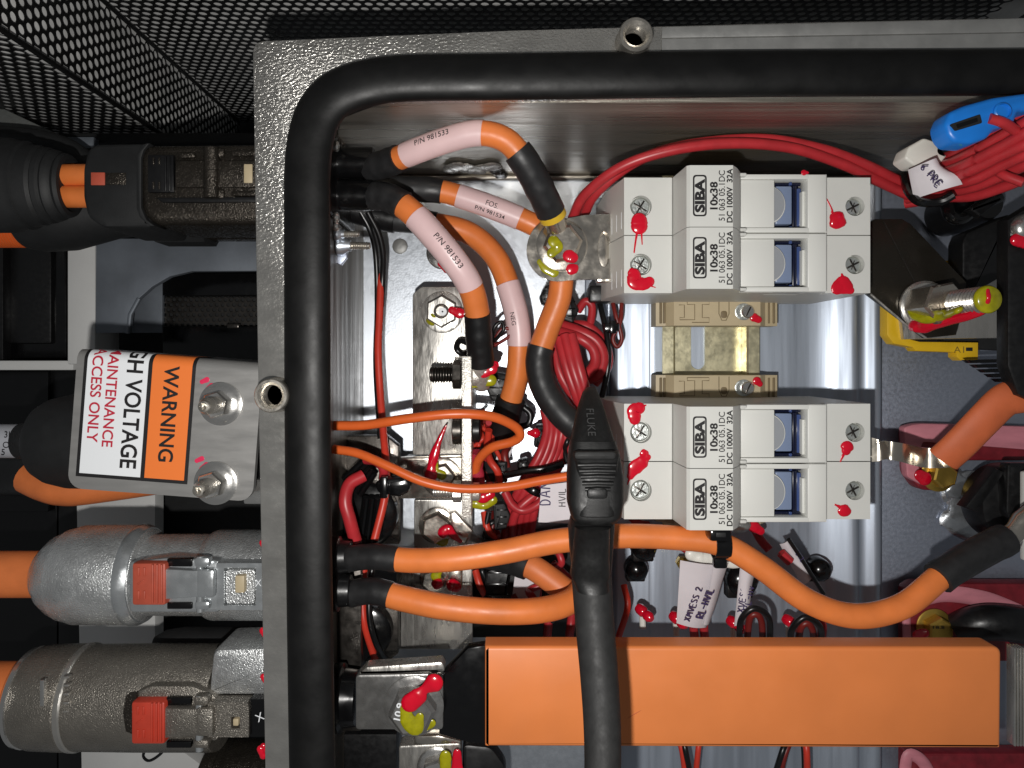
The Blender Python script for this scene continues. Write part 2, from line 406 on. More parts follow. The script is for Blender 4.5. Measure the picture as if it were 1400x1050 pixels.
class Cable:
    """a cable along photo points (px, py, z); sections in control-point units"""
    def __init__(s, name, label, cat, ctrl, rpx, secs, group=None, n=16):
        s.path, s.us = catmull([P(*c) for c in ctrl], 12)
        zm = sum(c[2] for c in ctrl)/len(ctrl); s.r = rpx*q(zm)
        s.o = thing(name, label, cat, (s.path[0].x, s.path[0].y, s.path[0].z), group); s.parts = {}
        for u0, u1, pn, m, k in secs:
            pts, rad = [], []
            us = [u0]+[u for u in s.us if u0+0.01 < u < u1-0.01]+[u1]
            lump = 0.05 if 'shrink' in m else 0.0
            for u in us:
                pts.append(s.at(u)); rad.append(s.r*k*(1+lump*noise.noise(Vector((u*3.3, ctrl[0][0], 0)))))
            # soft ends
            rad2 = list(rad); rad2[0] *= 0.96; rad2[-1] *= 0.96
            e = 0.12
            p0 = pts[0].lerp(pts[1], min(0.3, e)); p1 = pts[-1].lerp(pts[-2], min(0.3, e))
            pts = [pts[0], p0]+pts[1:-1]+[p1, pts[-1]]; rad2 = [rad2[0], rad[0]]+rad[1:-1]+[rad[-1], rad2[-1]]
            s.parts[pn] = mk(pn, tube(pts, rad2, n), m, s.o, 50)
    def at(s, u):
        for i in range(len(s.us)-1):
            if u <= s.us[i+1]+1e-9:
                t = (u-s.us[i])/(s.us[i+1]-s.us[i]); return s.path[i].lerp(s.path[i+1], t)
        return s.path[-1]
    def wrap(s, shape, u0, k, theta0, m, parent, name='lettering'):
        """wrap flat lettering round the jacket starting at u0"""
        L = [0]
        for a, b in zip(s.path, s.path[1:]): L.append(L[-1]+(b-a).length)
        fr = frames(s.path); s0 = 0
        for i in range(len(s.us)-1):
            if s.us[i] <= u0 <= s.us[i+1]: s0 = L[i]+(L[i+1]-L[i])*(u0-s.us[i])/(s.us[i+1]-s.us[i])
        V = []; R = s.r*k
        for x, y, z in shape[0]:
            d = min(max(s0+x, 0), L[-1]-1e-6); i = max(j for j in range(len(L)-1) if L[j] <= d)
            t = (d-L[i])/(L[i+1]-L[i]); p = s.path[i].lerp(s.path[i+1], t)
            sd = fr[i][1].lerp(fr[i+1][1], t).normalized(); up = fr[i][2].lerp(fr[i+1][2], t).normalized()
            a = y/R+theta0; V.append(tuple(p+(up*math.cos(a)+sd*math.sin(a))*(R+0.06)))
        return mk(name, (V, shape[1]), m, parent)
def wire(name, label, ctrl, rpx, m, cat='wire', group=None, n=10):
    path, us = catmull([P(*c) for c in ctrl], 10); zm = sum(c[2] for c in ctrl)/len(ctrl)
    return solo(name, tube(path, rpx*q(zm), n), m, label, cat, group, 60)
def bolt(parent, px, py, z, rpx, m='chrome', head='hex', hh=3.0, washer=1.35, stud=0.0, spx=None, rot=0.3, nm='bolt', axis=(0, 0, 1), wm=None):
    """flange washer + hex head (or nut with a threaded stud) on a surface at height z; rpx: hex radius in px"""
    c = P(px, py, z); r = rpx*q(z)
    if washer: mk('washer', lathe([(r*washer*0.98, 0), (r*washer, 0.2), (r*washer, 0.7), (r*washer*0.9, 1.0), (r*0.4, 1.05)], c, axis, 36), wm or m, parent)
    a = Vector(axis).normalized(); c2 = tuple(Vector(c)+a*(1.0 if washer else 0.0))
    prof = hexp(r, hh)
    if not stud: prof = prof[:-1]+[(r*0.86, hh), (r*0.84, hh-0.12), (r*0.3, hh-0.1)]
    h = mk('nut' if stud else 'bolt_head', lathe(prof, c2, axis, 6, rot), m, parent, 20)
    if stud:
        sr = (spx or rpx*0.55)*q(z)
        mk('threaded_stud', lathe(thread_prof(sr, hh+stud, 0.9), c2, axis, 24), 'stud_steel' if m != 'gold_bolt' else m, parent, 25)
    return h
def paint(parent, pts, z, m='paint_red', flat=0.32): return mk('paint_mark', blob(pts, z, flat), m, parent, 80)

# ================================================================ the surroundings outside the enclosure
structure('chassis_floor', box(-330, 330, -260, 93, -75, -70, 0), 'black_matte')
structure('rear_floor', box(-330, 330, 93, 200, -134, -128, 0), 'black_matte')
o = thing('chassis_frame', 'white painted chassis upright with a crossbar behind the connectors', 'frame', P(110, 700, -40))
mk('upright', pbox(92, 130, 335, 498, -34, 20, 0.6), 'chassis_white', o)
mk('crossbar', pbox(-60, 100, 493, 506, -38, 10, 0.5), 'chassis_white', o)
mk('lower_panel', pprism([(104, 660), (212, 660), (212, 1000), (275, 1046), (330, 1100), (112, 1100)], -42, 8, 0.4), 'chassis_white', o)
gb = [(131, 326), (420, 326), (420, 370), (262, 371), (232, 378), (208, 392), (190, 408), (178, 428), (175, 455), (130, 455)]
o = thing('support_bracket', 'grey blue sheet metal bracket with a curved cut-out beside the white upright', 'bracket', P(150, 400, -34))
mk('plate', pprism(gb, -28, 3, 0.4), 'chassis_grey', o)
mk('back_plate', pprism([(170, 372), (222, 372), (222, 455), (170, 455)], -50, 2, 0.3), 'chassis_grey', o)
mk('edge_roll', tube([P(175, 456, -27.5), P(178, 430, -27.2), P(190, 408, -27.4)], 0.9, 10), 'chassis_grey', o)
o = thing('battery_module', 'black recessed module left of the white upright above the crossbar', 'module', P(45, 420, -60))
mk('case', pbox(-70, 91, 320, 491, -52, 16, 1.2), 'black_gloss', o)
mk('rim', pbox(-70, 4, 330, 492, -44, 6, 0.5), 'black_plastic', o)
mk('lid', pbox(-40, 70, 330, 470, -49, 5, 1.2), 'black_plastic', o)
o = thing('battery_module', 'black module with a vertical seam under the crossbar, behind the cone boot', 'module', P(45, 600, -60))
mk('case', pbox(-70, 66, 507, 700, -45, 16, 0.8), 'black_gloss', o)
mk('end_cap', pbox(67, 150, 500, 640, -47, 16, 0.8), 'black_plastic', o)
o = thing('battery_module', 'black module between the orange cables of the two metal connectors', 'module', P(45, 860, -60))
mk('case', pbox(-70, 78, 680, 1120, -50, 16, 0.8), 'black_gloss', o)
mk('end_cap', pbox(79, 111, 660, 1120, -48, 16, 0.8), 'black_plastic', o)

# small perforated strip far below, and the big folded perforated guard
def perforated(o0, u, v, wd, ht, pitch, hr, t=0.25, clip=None):
    u = Vector(u); v = Vector(v); nrm = u.cross(v); o0 = Vector(o0); V, F = [], []
    dy = pitch*math.sqrt(3)/2; rows = int(ht/dy)+1; cols = int(wd/pitch)+1; n = 12
    for r in range(rows):
        for c in range(cols):
            x = (c+(0.5 if r % 2 else 0))*pitch; y = r*dy
            if x > wd or y > ht: continue
            if clip and not clip(x, y): continue
            b = len(V)
            for k in range(n):
                a = 2*PI*k/n+PI/6
                ro = pitch/2/math.cos(PI/6) if k % 2 == 0 else pitch/2
                for (rr, dz) in ((ro, 0), (hr, 0), (hr, -t)):
                    V.append(tuple(o0+u*(x+rr*math.cos(a))+v*(y+rr*math.sin(a))+nrm*dz))
            for k in range(n):
                i = b+3*k; j = b+3*((k+1) % n)
                F.append((i, j, j+1, i+1)); F.append((i+1, j+1, j+2, i+2))
    return V, F
o = thing('perforated_strip', 'small brownish perforated strip in the dark opening above the warning bracket', 'strip', P(290, 425, -60))
a = P(226, 444, -52)
mk('sheet', perforated(a, (1, 0, 0), (0, 1, 0), 50, 12.5, 2.6, 0.85), 'dark_steel', o)
mk('backing', box(a[0]-1, a[0]+52, a[1]-1, a[1]+13, -58, -55, 0), 'black_matte', o)
o = thing('module_cover', 'black cover beside the perforated strip, with a short raised tab', 'cover', P(300, 400, -64))
mk('panel', pbox(222, 420, 374, 404, -48, 12, 0.4), 'black_gloss', o)
mk('lower_panel', pbox(222, 420, 446, 520, -46, 12, 0.4), 'black_gloss', o)
mk('tab', pbox(310, 326, 442, 449, -45.5, 3, 0.5), 'dark_steel', o)

GX, GY1, GY2 = -147.0, 96.0, 131.0
o = thing('perforated_guard', 'black folded perforated sheet metal guard along the top edge', 'guard', (GX, GY1, -30))
zb, zh = -125.0, 255.0
mk('front_panel', perforated((-215, GY1, zb), (1, 0, 0), (0, 0, 1), 215+GX-2.0, zh, 4.3, 1.6), 'perf_black', o)
mk('side_panel', perforated((GX, GY1+1.8, zb), (0, 1, 0), (0, 0, 1), GY2-GY1-3.4, zh, 4.3, 1.6), 'perf_black', o)
mk('rear_panel', perforated((GX+2.0, GY2, zb), (1, 0, 0), (0, 0, 1), 330, zh, 4.3, 1.6), 'perf_black', o)
for nm, (x, y) in (('fold_edge', (GX, GY1)), ('fold_edge', (GX, GY2))):
    mk(nm, lathe([(0.9, 0), (0.9, zh)], (x, y, zb), (0, 0, 1), 12), 'perf_black', o)
o = thing('guard_lining', 'pale grey lining panel showing through the perforated guard', 'panel', (GX-4, GY1+4, -32))
mk('front_lining', box(-230, GX-3.2, GY1+1.6, GY1+3.0, zb, zb+zh, 0), 'perf_back', o)
mk('side_lining', box(GX-3.1, GX-1.6, GY1+3.1, GY2+1.5, zb, zb+zh, 0), 'perf_back', o)
mk('rear_lining', box(GX-3.0, 200, GY2+1.6, GY2+3.0, zb, zb+zh, 0), 'perf_back', o)
solo('sill_plate', pprism([(-40, 128), (8, 150), (74, 181), (30, 195), (-40, 200)], -2, 6, 0.4), 'grey_paint', 'dull grey sill plate under the left end of the perforated guard', 'plate')
solo('edge_strip', pbox(72, 128, 187, 199, -10, 4, 0.3), 'chassis_grey', 'short grey metal strip behind the dark top connector', 'strip')
solo('trunking', pbox(-40, 420, 181, 196, -14, 14, 1.0), 'black_matte', 'black trunking running under the guard behind the dark connectors', 'trunking')

# ================================================================ the enclosure
WX, WY = -54.0, 70.0             # inner faces of the left and top walls
enc = thing('enclosure', 'open metal enclosure with brushed walls and a wide flange', 'enclosure', (0, 0, -3))
mk('base', box(WX-3, 230, -215, WY+3, -3, 0, 0), 'zinc_bright', enc)
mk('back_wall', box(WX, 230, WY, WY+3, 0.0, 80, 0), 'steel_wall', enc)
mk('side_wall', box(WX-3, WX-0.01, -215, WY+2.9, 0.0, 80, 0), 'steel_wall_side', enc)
mk('corner_weld', join(*[ball((WX+0.6, WY-0.6, 4+3.2*k), 1.6, 1.6, 2.1, 10, 6, 0.3, k) for k in range(23)]), 'steel_wall_side', enc)
mk('bend_line', tube([(WX+2, WY-1.0, 1.0), (230, WY-1.0, 1.0)], 1.1, 10), 'steel_wall', enc)
zf = 85.0
outer = [(345, 56), (700, 41), (1060, 31), (1420, 23), (1800, 14), (1800, 118), (428, 134), (428, 1500), (371, 1500), (362, 1050), (352, 500)]
lo = [P(x, y, zf)[:2] for x, y in outer]
lo = rounded(lo, [3.2]+[0]*10, 6)
mk('flange', prism(lo, zf-5.0, zf, 0.5), 'flange_cast', enc)
# second lip on the long top flange, a seam away from the first
lip = [P(x, y, zf+0.6)[:2] for x, y in [(905, 53.5), (1420, 45), (1800, 38), (1800, 100), (905, 100)]]
mk('flange_lip', prism(lip, zf-1, zf+0.6, 0.25), 'flange_plain', enc)
lip = [P(x, y, zf+0.5)[:2] for x, y in [(905, 36.5), (1420, 24), (1800, 16), (1800, 35), (1420, 43.5), (905, 51.8)]]
mk('flange_lip', prism(lip, zf-1, zf+0.5, 0.25), 'flange_plain', enc)
for (x, y) in ((870, 46), (370, 541)):
    b = P(x, y, zf+6); b = (b[0], b[1], zf)
    st_ = mk('flange_stud', lathe([(4.7, 0), (4.7, 0.4), (4.45, 0.7), (4.45, 5.6), (4.15, 6.0), (3.5, 6.0), (3.2, 5.7)]+[(3.0+0.2*(1 if k % 2 else -1), 5.3-0.42*k) for k in range(13)]+[(2.6, -0.6), (1.2, -1.5), (.2, -1.8)], b, (0, 0, 1), 36), 'stud_steel', enc, 25)
gp = [(1800, 93.0), (1400, 98.5), (1000, 101), (700, 105), (560, 107), (506, 113), (462, 128), (437, 154), (425, 190), (420.5, 235), (420, 310), (421, 600), (424, 850), (428, 1100), (436, 1500)]
path, _u = catmull([P(x, y, zf+2.0) for x, y in gp], 8)
g = thing('gasket', 'thick black rubber gasket lying along the enclosure flange', 'gasket', P(420, 600, zf))
mk('bead', tube(path, 6.1, 24, True, 0.55), 'gasket_rubber', g, 60)
path2, _u = catmull([P(x+(21 if y > 180 else 12 if y > 112 else 0), y+(21 if y < 140 else 8 if y < 200 else 0), zf-2.6) for x, y in gp], 8)
mk('inner_lip', tube(path2, 1.6, 12, True, 1.8), 'gasket_rubber', g, 60)
# things on the enclosure wall
o = thing('wall_flaw', 'dark weld bead on the back wall behind the upper orange cables', 'weld', P(650, 240, 30))
for k in range(7):
    mk('bead_lump', ball((P(618+9*k, 240, 14)[0], WY-1.2, 15+2.5*math.sin(k*1.3)), 3.6, 1.0, 5.0, 14, 8, .6, k+3), 'nickel', o)
for k in range(4):
    mk('bead_lump', ball((P(676+3*k, 240, 14)[0], WY-0.8, 13-3.6*k), 2.4, 1.0, 3.0, 12, 8, .6, k+13), 'dark_steel', o)
solo('wall_hole_plug', lathe([(2.9, 0), (2.9, 0.5), (2.4, 0.8), (0.5, 0.8)], P(547, 337, 1), (0, 0, 1), 24), 'flange_plain', 'grey round plug in the floor beside the black wire pair', 'plug')

# mounting plate with rolled edges under the fuse holders
mp_ = thing('mounting_plate', 'grey zinc mounting plate with rolled long edges under the fuse holders', 'plate', (90, 0, 0))
def extr(prof, y0, y1):
    V = [(x, y0, z) for x, z in prof]+[(x, y1, z) for x, z in prof]; n = len(prof)
    F = [(i, i+1, n+i+1, n+i) for i in range(n-1)]
    return V, F
def arcp(cx, cz, r, a0, a1, n=8): return [(cx+r*math.cos(math.radians(a0+(a1-a0)*k/n)), cz+r*math.sin(math.radians(a0+(a1-a0)*k/n))) for k in range(n+1)]
def closed_extr(prof, y0, y1):
    V, F = extr(prof+[prof[0]], y0, y1); n = len(prof)+1
    F += [tuple(range(n-2, -1, -1)), tuple(n+i for i in range(n-1))]
    return V, F
pr = [(40, 0.2)]+arcp(44, 4, 4, 180, 115)+arcp(56, 3, 5.2, 120, 90)+[(110, 8.2), (113, 8.4), (116, 8.9), (119, 9.8), (122, 11.1), (124.5, 12.3), (126.5, 13.1), (128, 13.4), (129.3, 13.0), (130.2, 11.4), (131, 9.9), (132, 9.7), (133.5, 10.4), (135.5, 11.4), (137.2, 11.9), (138.4, 11.2), (139, 9), (139, 0.2)]
mk('panel', closed_extr(pr, -200, WY-6), 'zinc_brushed', mp_, 50)
o = solo('floor_panel', box(141, 228, -205, WY-4, 0.15, 2.6, 0.5), 'zinc_plate', 'bluish grey zinc panel on the floor at the right', 'panel')
o = solo('floor_panel', box(30.5, 39.2, -205, WY-9, 0.15, 3.2, 1.0), 'zinc_brushed', 'narrow zinc strip left of the mounting plate, below the fuse terminals', 'strip')
# DIN rail
RX = 74.5
rail = thing('din_rail', 'yellow passivated slotted mounting rail between the two fuse pairs', 'rail', (RX, 0, 8.3))
slots = []
for yc in (-44, -19.5, 5.0, 29.5, 54):
    pts = [(RX-3.0+2.6*math.cos(a), yc+6.5+2.6*math.sin(a)) for a in [PI*k/8 for k in range(9)]]+[(RX-3.0+2.6*math.cos(a), yc-6.5+2.6*math.sin(a)) for a in [PI+PI*k/8 for k in range(9)]]
    slots.append(pts)
mk('web', prism([(RX-13, -62), (RX+13, -62), (RX+13, 66), (RX-13, 66)], 8.4, 9.4, 0, slots), 'gold_zinc', rail)
for sgn in (-1, 1):
    pf = [(RX+sgn*13.0, 8.5), (RX+sgn*13.0, 15.2), (RX+sgn*13.6, 15.9), (RX+sgn*17.5, 15.9), (RX+sgn*17.5, 14.9), (RX+sgn*14.1, 14.9), (RX+sgn*14.0, 8.5)]
    mk('rail_wing', closed_extr(pf, -62, 66), 'gold_zinc', rail, 30)

# ================================================================ fuse holders
SEAM_U, SEAM_L, PW = 37.0, -31.0, 17.5
def fuse_holder(yc, label):
    o = thing('fuse_holder', label, 'fuse holder', (72, yc, 10), 'fuse holders on the mounting rail')
    h = PW/2-0.10; y0, y1 = yc-h, yc+h
    # lower body: profile in X/Z
    prof = [(33, 16), (33, 41), (36.2, 57), (50.4, 57), (51.4, 73.2), (52.2, 74), (64.3, 74), (66.4, 71), (69.0, 66), (69.4, 62.8), (79.5, 62.8), (79.5, 55), (89.6, 55), (89.6, 63.6), (95.2, 63.6), (95.8, 57), (110, 57), (110, 16)]
    mk('body', closed_extr(prof, y0, y1), 'fuse_grey', o, 25)
    # terminal shoulders with round screw wells
    for nm, xa, xb, cx, r in (('shoulder', 35.9, 50.3, 41.0, 3.25), ('shoulder', 96.4, 109.95, 105.4, 2.9)):
        loop = [(xa, y0+0.04), (xb, y0+0.04), (xb, y1-0.04), (xa, y1-0.04)]
        mk(nm, prism(loop, 56.95, 60, 0, [circle(cx, yc, r, 28)]), 'fuse_grey', o, 30)
        sc = lathe([(r-0.45, 0), (r-0.4, 1.2), (r-0.8, 1.6), (0.4, 1.6)], (cx, yc, 57.0), (0, 0, 1), 24)
        s_ = mk('screw', sc, 'screw_zinc', o, 30)
        a = random.uniform(0, PI)
        mk('cross_slot', join(rotz(box(cx-r*.7, cx+r*.7, yc-.28, yc+.28, 58.2, 58.75, .1), a, (cx, yc)), rotz(box(cx-.28, cx+.28, yc-r*.7, yc+r*.7, 58.2, 58.75, .1), a, (cx, yc)), rotz(box(cx-r*.5, cx+r*.5, yc-.14, yc+.14, 58.2, 58.7, .05), a+.78, (cx, yc))), 'dark_steel', s_)
    mk('shoulder_bevel', closed_extr([(33.05, 41.2), (36.0, 60.0), (35.9, 57)], y0+0.04, y1-0.04), 'fuse_grey', o)
    # drawer: side rails, white panel, window
    for sg in (-1, 1):
        ya, yb = (y1-1.5, y1-0.05) if sg > 0 else (y0+0.05, y0+1.5)
        mk('drawer_rail', box(69.6, 90.0, ya, yb, 54, 64.2, 0.25), 'fuse_panel', o)
        yn = y1-1.1 if sg > 0 else y0+0.1
        mk('hinge_tab', box(67.6, 70.8, yn, yn+1.0, 62, 66.2, 0.35), 'fuse_grey', o)
    mk('drawer_panel', box(69.7, 79.8, y0+1.6, y1-1.6, 60, 63.7, 0.3), 'fuse_panel', o)
    mk('drawer_end', box(89.4, 95.0, y0+0.06, y1-0.06, 58, 64.2, 0.4), 'fuse_panel', o)
    wn = mk('window', box(79.85, 89.35, y0+1.55, y1-1.55, 54.5, 57.5, 0.2), 'window_navy', o)
    mk('window_block', box(81.0, 86.0, y0+3.0, y1-2.8, 56, 61.2, 0.5), 'window_slate', wn)
    seg = [(79.3, yc-5.3)]+[(78.2+5.0*math.cos(t), yc+5.4*math.sin(t)) for t in [math.radians(-78+156*k/14) for k in range(15)]]+[(79.3, yc+5.3)]
    mk('thumb_grip', prism(seg, 58, 62.6, 0.5), 'window_lens', wn, 40)
    rim = [Vector((x+0.12, y, 62.0)) for x, y in seg[1:-1]]
    mk('grip_rim', tube(rim, 0.34, 8), 'fuse_panel', wn, 60)
    mk('window_bar', box(86.3, 87.6, y0+2.0, y1-2.6, 55.5, 60.8, 0.3), 'window_navy', wn)
    mk('window_bar', box(87.7, 89.2, y0+2.3, y1-3.2, 55.5, 60.2, 0.5), 'window_blue', wn)
    mk('window_bar', box(88.6, 89.38, y0+2.2, y1-4.6, 58, 62.2, 0.2), 'fuse_panel', wn)
    for dy in (y1-2.1, y0+2.0):
        mk('latch_rod', tube([(80.4, dy, 60.0), (88.8, dy, 60.0)], 0.55, 10), 'window_navy', wn)
        mk('latch_lug', box(85.2, 86.0, dy-.5, dy+.5, 59.5, 61.2, .2), 'window_blue', wn)
    for k in range(3):
        xx = 34.0+0.75*k; zz = 41.2+(xx-33.05)/(36.0-33.05)*18.8
        mk('side_slot', box(xx, xx+0.32, yc-6.4, yc-1.2, zz-3, zz+0.5, 0.05), 'sign_white', o)
    # print
    zt = 74.03
    def pr_(s, x, cap, length, bold):
        mk('lettering', place2d(textshape(s, cap, length, bold), x, yc+0.1, zt, PI/2), 'ink_black', o)
    pr_('SIBA', 54.95, 2.5, 9.5, 0.05)
    ringo = rounded([(53.0, yc-5.75), (56.9, yc-5.75), (56.9, yc+5.95), (53.0, yc+5.95)], 1.0, 5)
    ringi = rounded([(53.45, yc-5.3), (56.45, yc-5.3), (56.45, yc+5.5), (53.45, yc+5.5)], 0.75, 5)
    mk('badge_outline', prism(ringo, zt-0.02, zt+0.01, 0, [ringi]), 'ink_black', o)
    pr_('10x38', 58.9, 2.0, 7.8, 0.035)
    pr_('51 063 05.1DC', 61.15, 1.7, 14.2, 0.01)
    pr_('DC 1000V  32A', 63.35, 1.55, 15.2, 0.03)
    return o
f1 = fuse_holder(SEAM_U+PW/2, 'grey fuse holder nearest the back wall, with red paint below its right screw')
f2 = copy_thing(f1, (0, -PW, 0), 'grey fuse holder just above the upper beige rail clamp')
f3 = copy_thing(f1, (0, SEAM_L-SEAM_U, 0), 'grey fuse holder just below the lower beige rail clamp, metal tab at its right')
f4 = copy_thing(f1, (0, SEAM_L-SEAM_U-PW, 0), 'grey fuse holder nearest the long orange cable and black cable tie')
zs = 60.1
paint(f1, [(874, 302, 11), (874, 309, 12)], zs, flat=.25); paint(f1, [(871, 318, 1.6), (869, 330, 1.3), (867, 345, 1.0)], zs, 'paint_red', .4); paint(f1, [(877, 318, 1.3), (878, 334, 0.8)], zs)
paint(f1, [(1145, 301, 12)], zs, flat=.35); paint(f1, [(1138, 291, 2), (1136, 283, 1.2), (1118, 250, 0.8)], zs, flat=.4)
paint(f1, [(1099, 236, 4), (1104, 236, 2)], 64.3, flat=.3)
paint(f2, [(867, 376, 9), (868, 386, 10), (880, 388, 9), (888, 385, 7)], zs, flat=.25); paint(f2, [(890, 391, 1.2), (896, 393, .6)], zs); paint(f2, [(864, 372, 6)], zs, flat=.3)
paint(f2, [(1145, 394, 9), (1152, 386, 9), (1158, 392, 9)], zs, flat=.22); paint(f2, [(1142, 397, 5), (1163, 397, 5)], zs, flat=.3); paint(f2, [(1152, 379, 3), (1151, 375, 1.5)], zs)
paint(f3, [(868, 573, 8), (867, 562, 10), (874, 558, 8)], zs, flat=.25); paint(f3, [(880, 555, 2), (883, 554, 1)], zs)
paint(f3, [(1158, 612, 9), (1157, 616, 7)], zs, flat=.35); paint(f3, [(1153, 622, 2), (1149, 631, 1)], zs)
paint(f4, [(862, 651, 5), (868, 640, 10), (878, 632, 9), (886, 625, 4)], zs, flat=.22); paint(f4, [(880, 620, 6)], zs, flat=.3); paint(f4, [(860, 656, 1.5), (858, 662, .8)], zs)
paint(f4, [(1154, 698, 9)], zs, flat=.3); paint(f4, [(1148, 693, 2.4), (1142, 690, 1.2)], zs)

# beige rail clamps
def clamp(y0, y1, label, full=True):
    o = thing('rail_clamp', label, 'clamp', (74.5, (y0+y1)/2, 15), 'beige rail clamps')
    prof = [(53.4, 13), (53.4, 21.5), (56.6, 22.6), (58.8, 26), (88.8, 26), (91.6, 22.8), (96.2, 21.8), (96.2, 13)]
    mk('body', closed_extr(prof, y0, y1), 'beige_plastic', o, 25)
    if not full: return o
    zt = 26.0
    def groove(pts, nm='groove', ww=0.16):
        mk(nm, tube([(x, y0+t*(y1-y0), zt+0.0) for x, t in pts], ww, 6, True, 0.4), 'beige_groove', o)
    groove([(60.5, .78), (62.4, .78), (62.4, .3), (60.8, .3), (60.8, .22), (66, .22), (66, .8), (63.4, .8), (63.4, .92)])
    groove([(63.4, .92), (71.0, .92), (71.0, .8), (68.6, .8), (68.6, .3), (71, .3), (71, .12), (65.0, .12)])
    groove([(74.4, .96), (74.4, .45), (75.4, .2), (76.9, .2), (77.9, .45), (77.9, .96)])
    mk('slot_well', prism(rounded([(75.0, y0+(y1-y0)*.28), (77.3, y0+(y1-y0)*.28), (77.3, y0+(y1-y0)*.56), (75, y0+(y1-y0)*.56)], 1.0), zt-0.5, zt+0.05, 0.1), 'beige_groove', o)
    yc = (y0+y1)/2+0.2
    mk('screw_boss', lathe([(3.1, -3), (3.1, 0.1), (2.8, 0.25), (2.4, 0.2)], (83.0, yc, zt), (0, 0, 1), 28, 0, (1, .95)), 'screw_zinc', o)
    sc = mk('screw', lathe([(2.3, -2), (2.3, 0.9), (1.9, 1.4), (0.4, 1.4)], (84.2, yc, zt), (0, 0, 1), 24), 'chrome', o)
    mk('screw_slot', rotz(box(82.4, 86.0, yc-.28, yc+.28, zt+1.1, zt+1.46, .08), 1.1, (84.2, yc)), 'dark_steel', sc)
    for xx in (54.6, 55.8, 92.6, 94.4):
        mk('end_slot', box(xx, xx+0.7, y0+0.9, y1-0.9, 20, 23.2 if xx < 60 else 22.8, 0.15), 'beige_groove', o)
    return o
c1 = clamp(11.4, 20.6, 'beige rail clamp under the upper fuse pair, red paint below its screw')
paint(c1, [(1031, 434, 6), (1037, 437, 5)], 26.6); 
c2 = clamp(-15.0, -5.9, 'beige rail clamp above the lower fuse pair, red paint over its screw')
paint(c2, [(1035, 521, 6), (1039, 525, 4)], 26.6)
clamp(54.6, 63.2, 'beige rail clamp mostly hidden behind the topmost fuse holder', False)
c4 = clamp(-57.6, -48.8, 'beige rail clamp under the lowest fuse holder, beside the cable tie', False)
mk('screw_boss', ball(P(1008, 718, 30), 4.6, 2.6, 3.2), 'screw_zinc', c4)
paint(c4, [(1030, 720, 8), (1040, 726, 6)], 28)

# nickel link plate with bolt at the upper left terminal
lk = thing('link_plate', 'shiny nickel link plate bolted left of the upper fuse holders', 'busbar', P(770, 340, 40))
pl = []
cx, cy = 764, 341
for k in range(25):
    a = math.radians(75+210*k/24); pl.append((cx+44*math.cos(a), cy-44*math.sin(a)))
pl = [(cx+44*math.cos(math.radians(75+210*k/24)), cy-44*math.sin(math.radians(75+210*k/24))) for k in range(25)]
pl = pl+[(800, 382), (838, 381), (838, 292), (800, 294)]
hole = [(826+9*math.cos(t), 341+25*math.sin(t)) for t in [2*PI*k/16 for k in range(16)]]
mk('plate', pprism(pl, 46, 2.2, 0, 0, [hole]), 'nickel_bright', lk)
mk('bend_tab', box(29.6, 34.4, 24.5, 45.0, 41, 44.6, 0.5), 'nickel_bright', lk)
bolt(lk, 768, 336, 46, 27, 'nickel_bright', hh=4.2, washer=1.3, rot=.15)
paint(lk, [(757, 330, 8), (762, 338, 8), (754, 346, 6)], 51.5, 'paint_yellow', .3)
paint(lk, [(738, 358, 4), (746, 366, 7), (757, 372, 7)], 46.3, 'paint_yellow', .25)
paint(lk, [(778, 350, 9), (783, 352, 8)], 51.0); paint(lk, [(781, 367, 9)], 46.6)
o = solo('plug_housing', pbox(806, 836, 390, 413, 30, 10, 0.8), 'black_plastic', 'small black plug housing below the nickel link plate, under the fuse', 'plug')

# ================================================================ heavy cables in the upper left
gl = thing('connector_backshell', 'glossy black backshell with two round barrels on the left wall', 'connector', P(455, 244, 50))
for yy in (223, 267):
    c = P(456, yy, 50)
    b_ = mk('barrel', lathe([(5.4, -6), (5.4, 0), (4.9, 0.2), (4.9, 12.4), (4.5, 12.8), (2.5, 12.8)], c, (1, 0, 0), 32), 'black_gloss', gl)
mk('mount_plate', box(WX+0.3, WX+2.2, P(0, 300, 50)[1], P(0, 195, 50)[1], 26, 64, 0.6), 'black_plastic', gl)
for yy in (200, 297, 309):
    mk('screw', lathe([(1.6, 0), (1.6, 1.0), (1.2, 1.5), (.4, 1.5)], (WX+2.2, P(0, yy, 58)[1], 58), (1, 0, 0), 16), 'chrome', gl)
c = Cable('power_cable', 'pink labelled orange cable arching topmost to the link plate, yellow ring at its end', 'cable',
          [(505, 230, 50), (532, 222, 55), (565, 208, 60), (612, 191, 64), (655, 182, 66), (692, 192, 66), (718, 222, 64), (740, 262, 59), (757, 298, 53)], 16.5,
          [(0, 1.45, 'heat_shrink', 'shrink', 1.18), (1.3, 5.65, 'jacket', 'orange_jacket', 1.0), (1.72, 4.12, 'label_sleeve', 'pink_label', 1.05), (5.55, 7.75, 'end_shrink', 'shrink', 1.25), (7.7, 7.98, 'yellow_ring', 'yellow_ring', 1.2)])
c.wrap(subdiv(textshape('P/N 981533', 1.75, 10.6, 0.006, align='LEFT'), .6), 2.25, 1.05, 0.32, 'ink_black', c.parts['label_sleeve'])
mk('cable_lug', tube([c.at(7.9), c.at(8.0), Vector(P(762, 312, 50))], 3.4, 16, True, .8), 'nickel_bright', c.o)
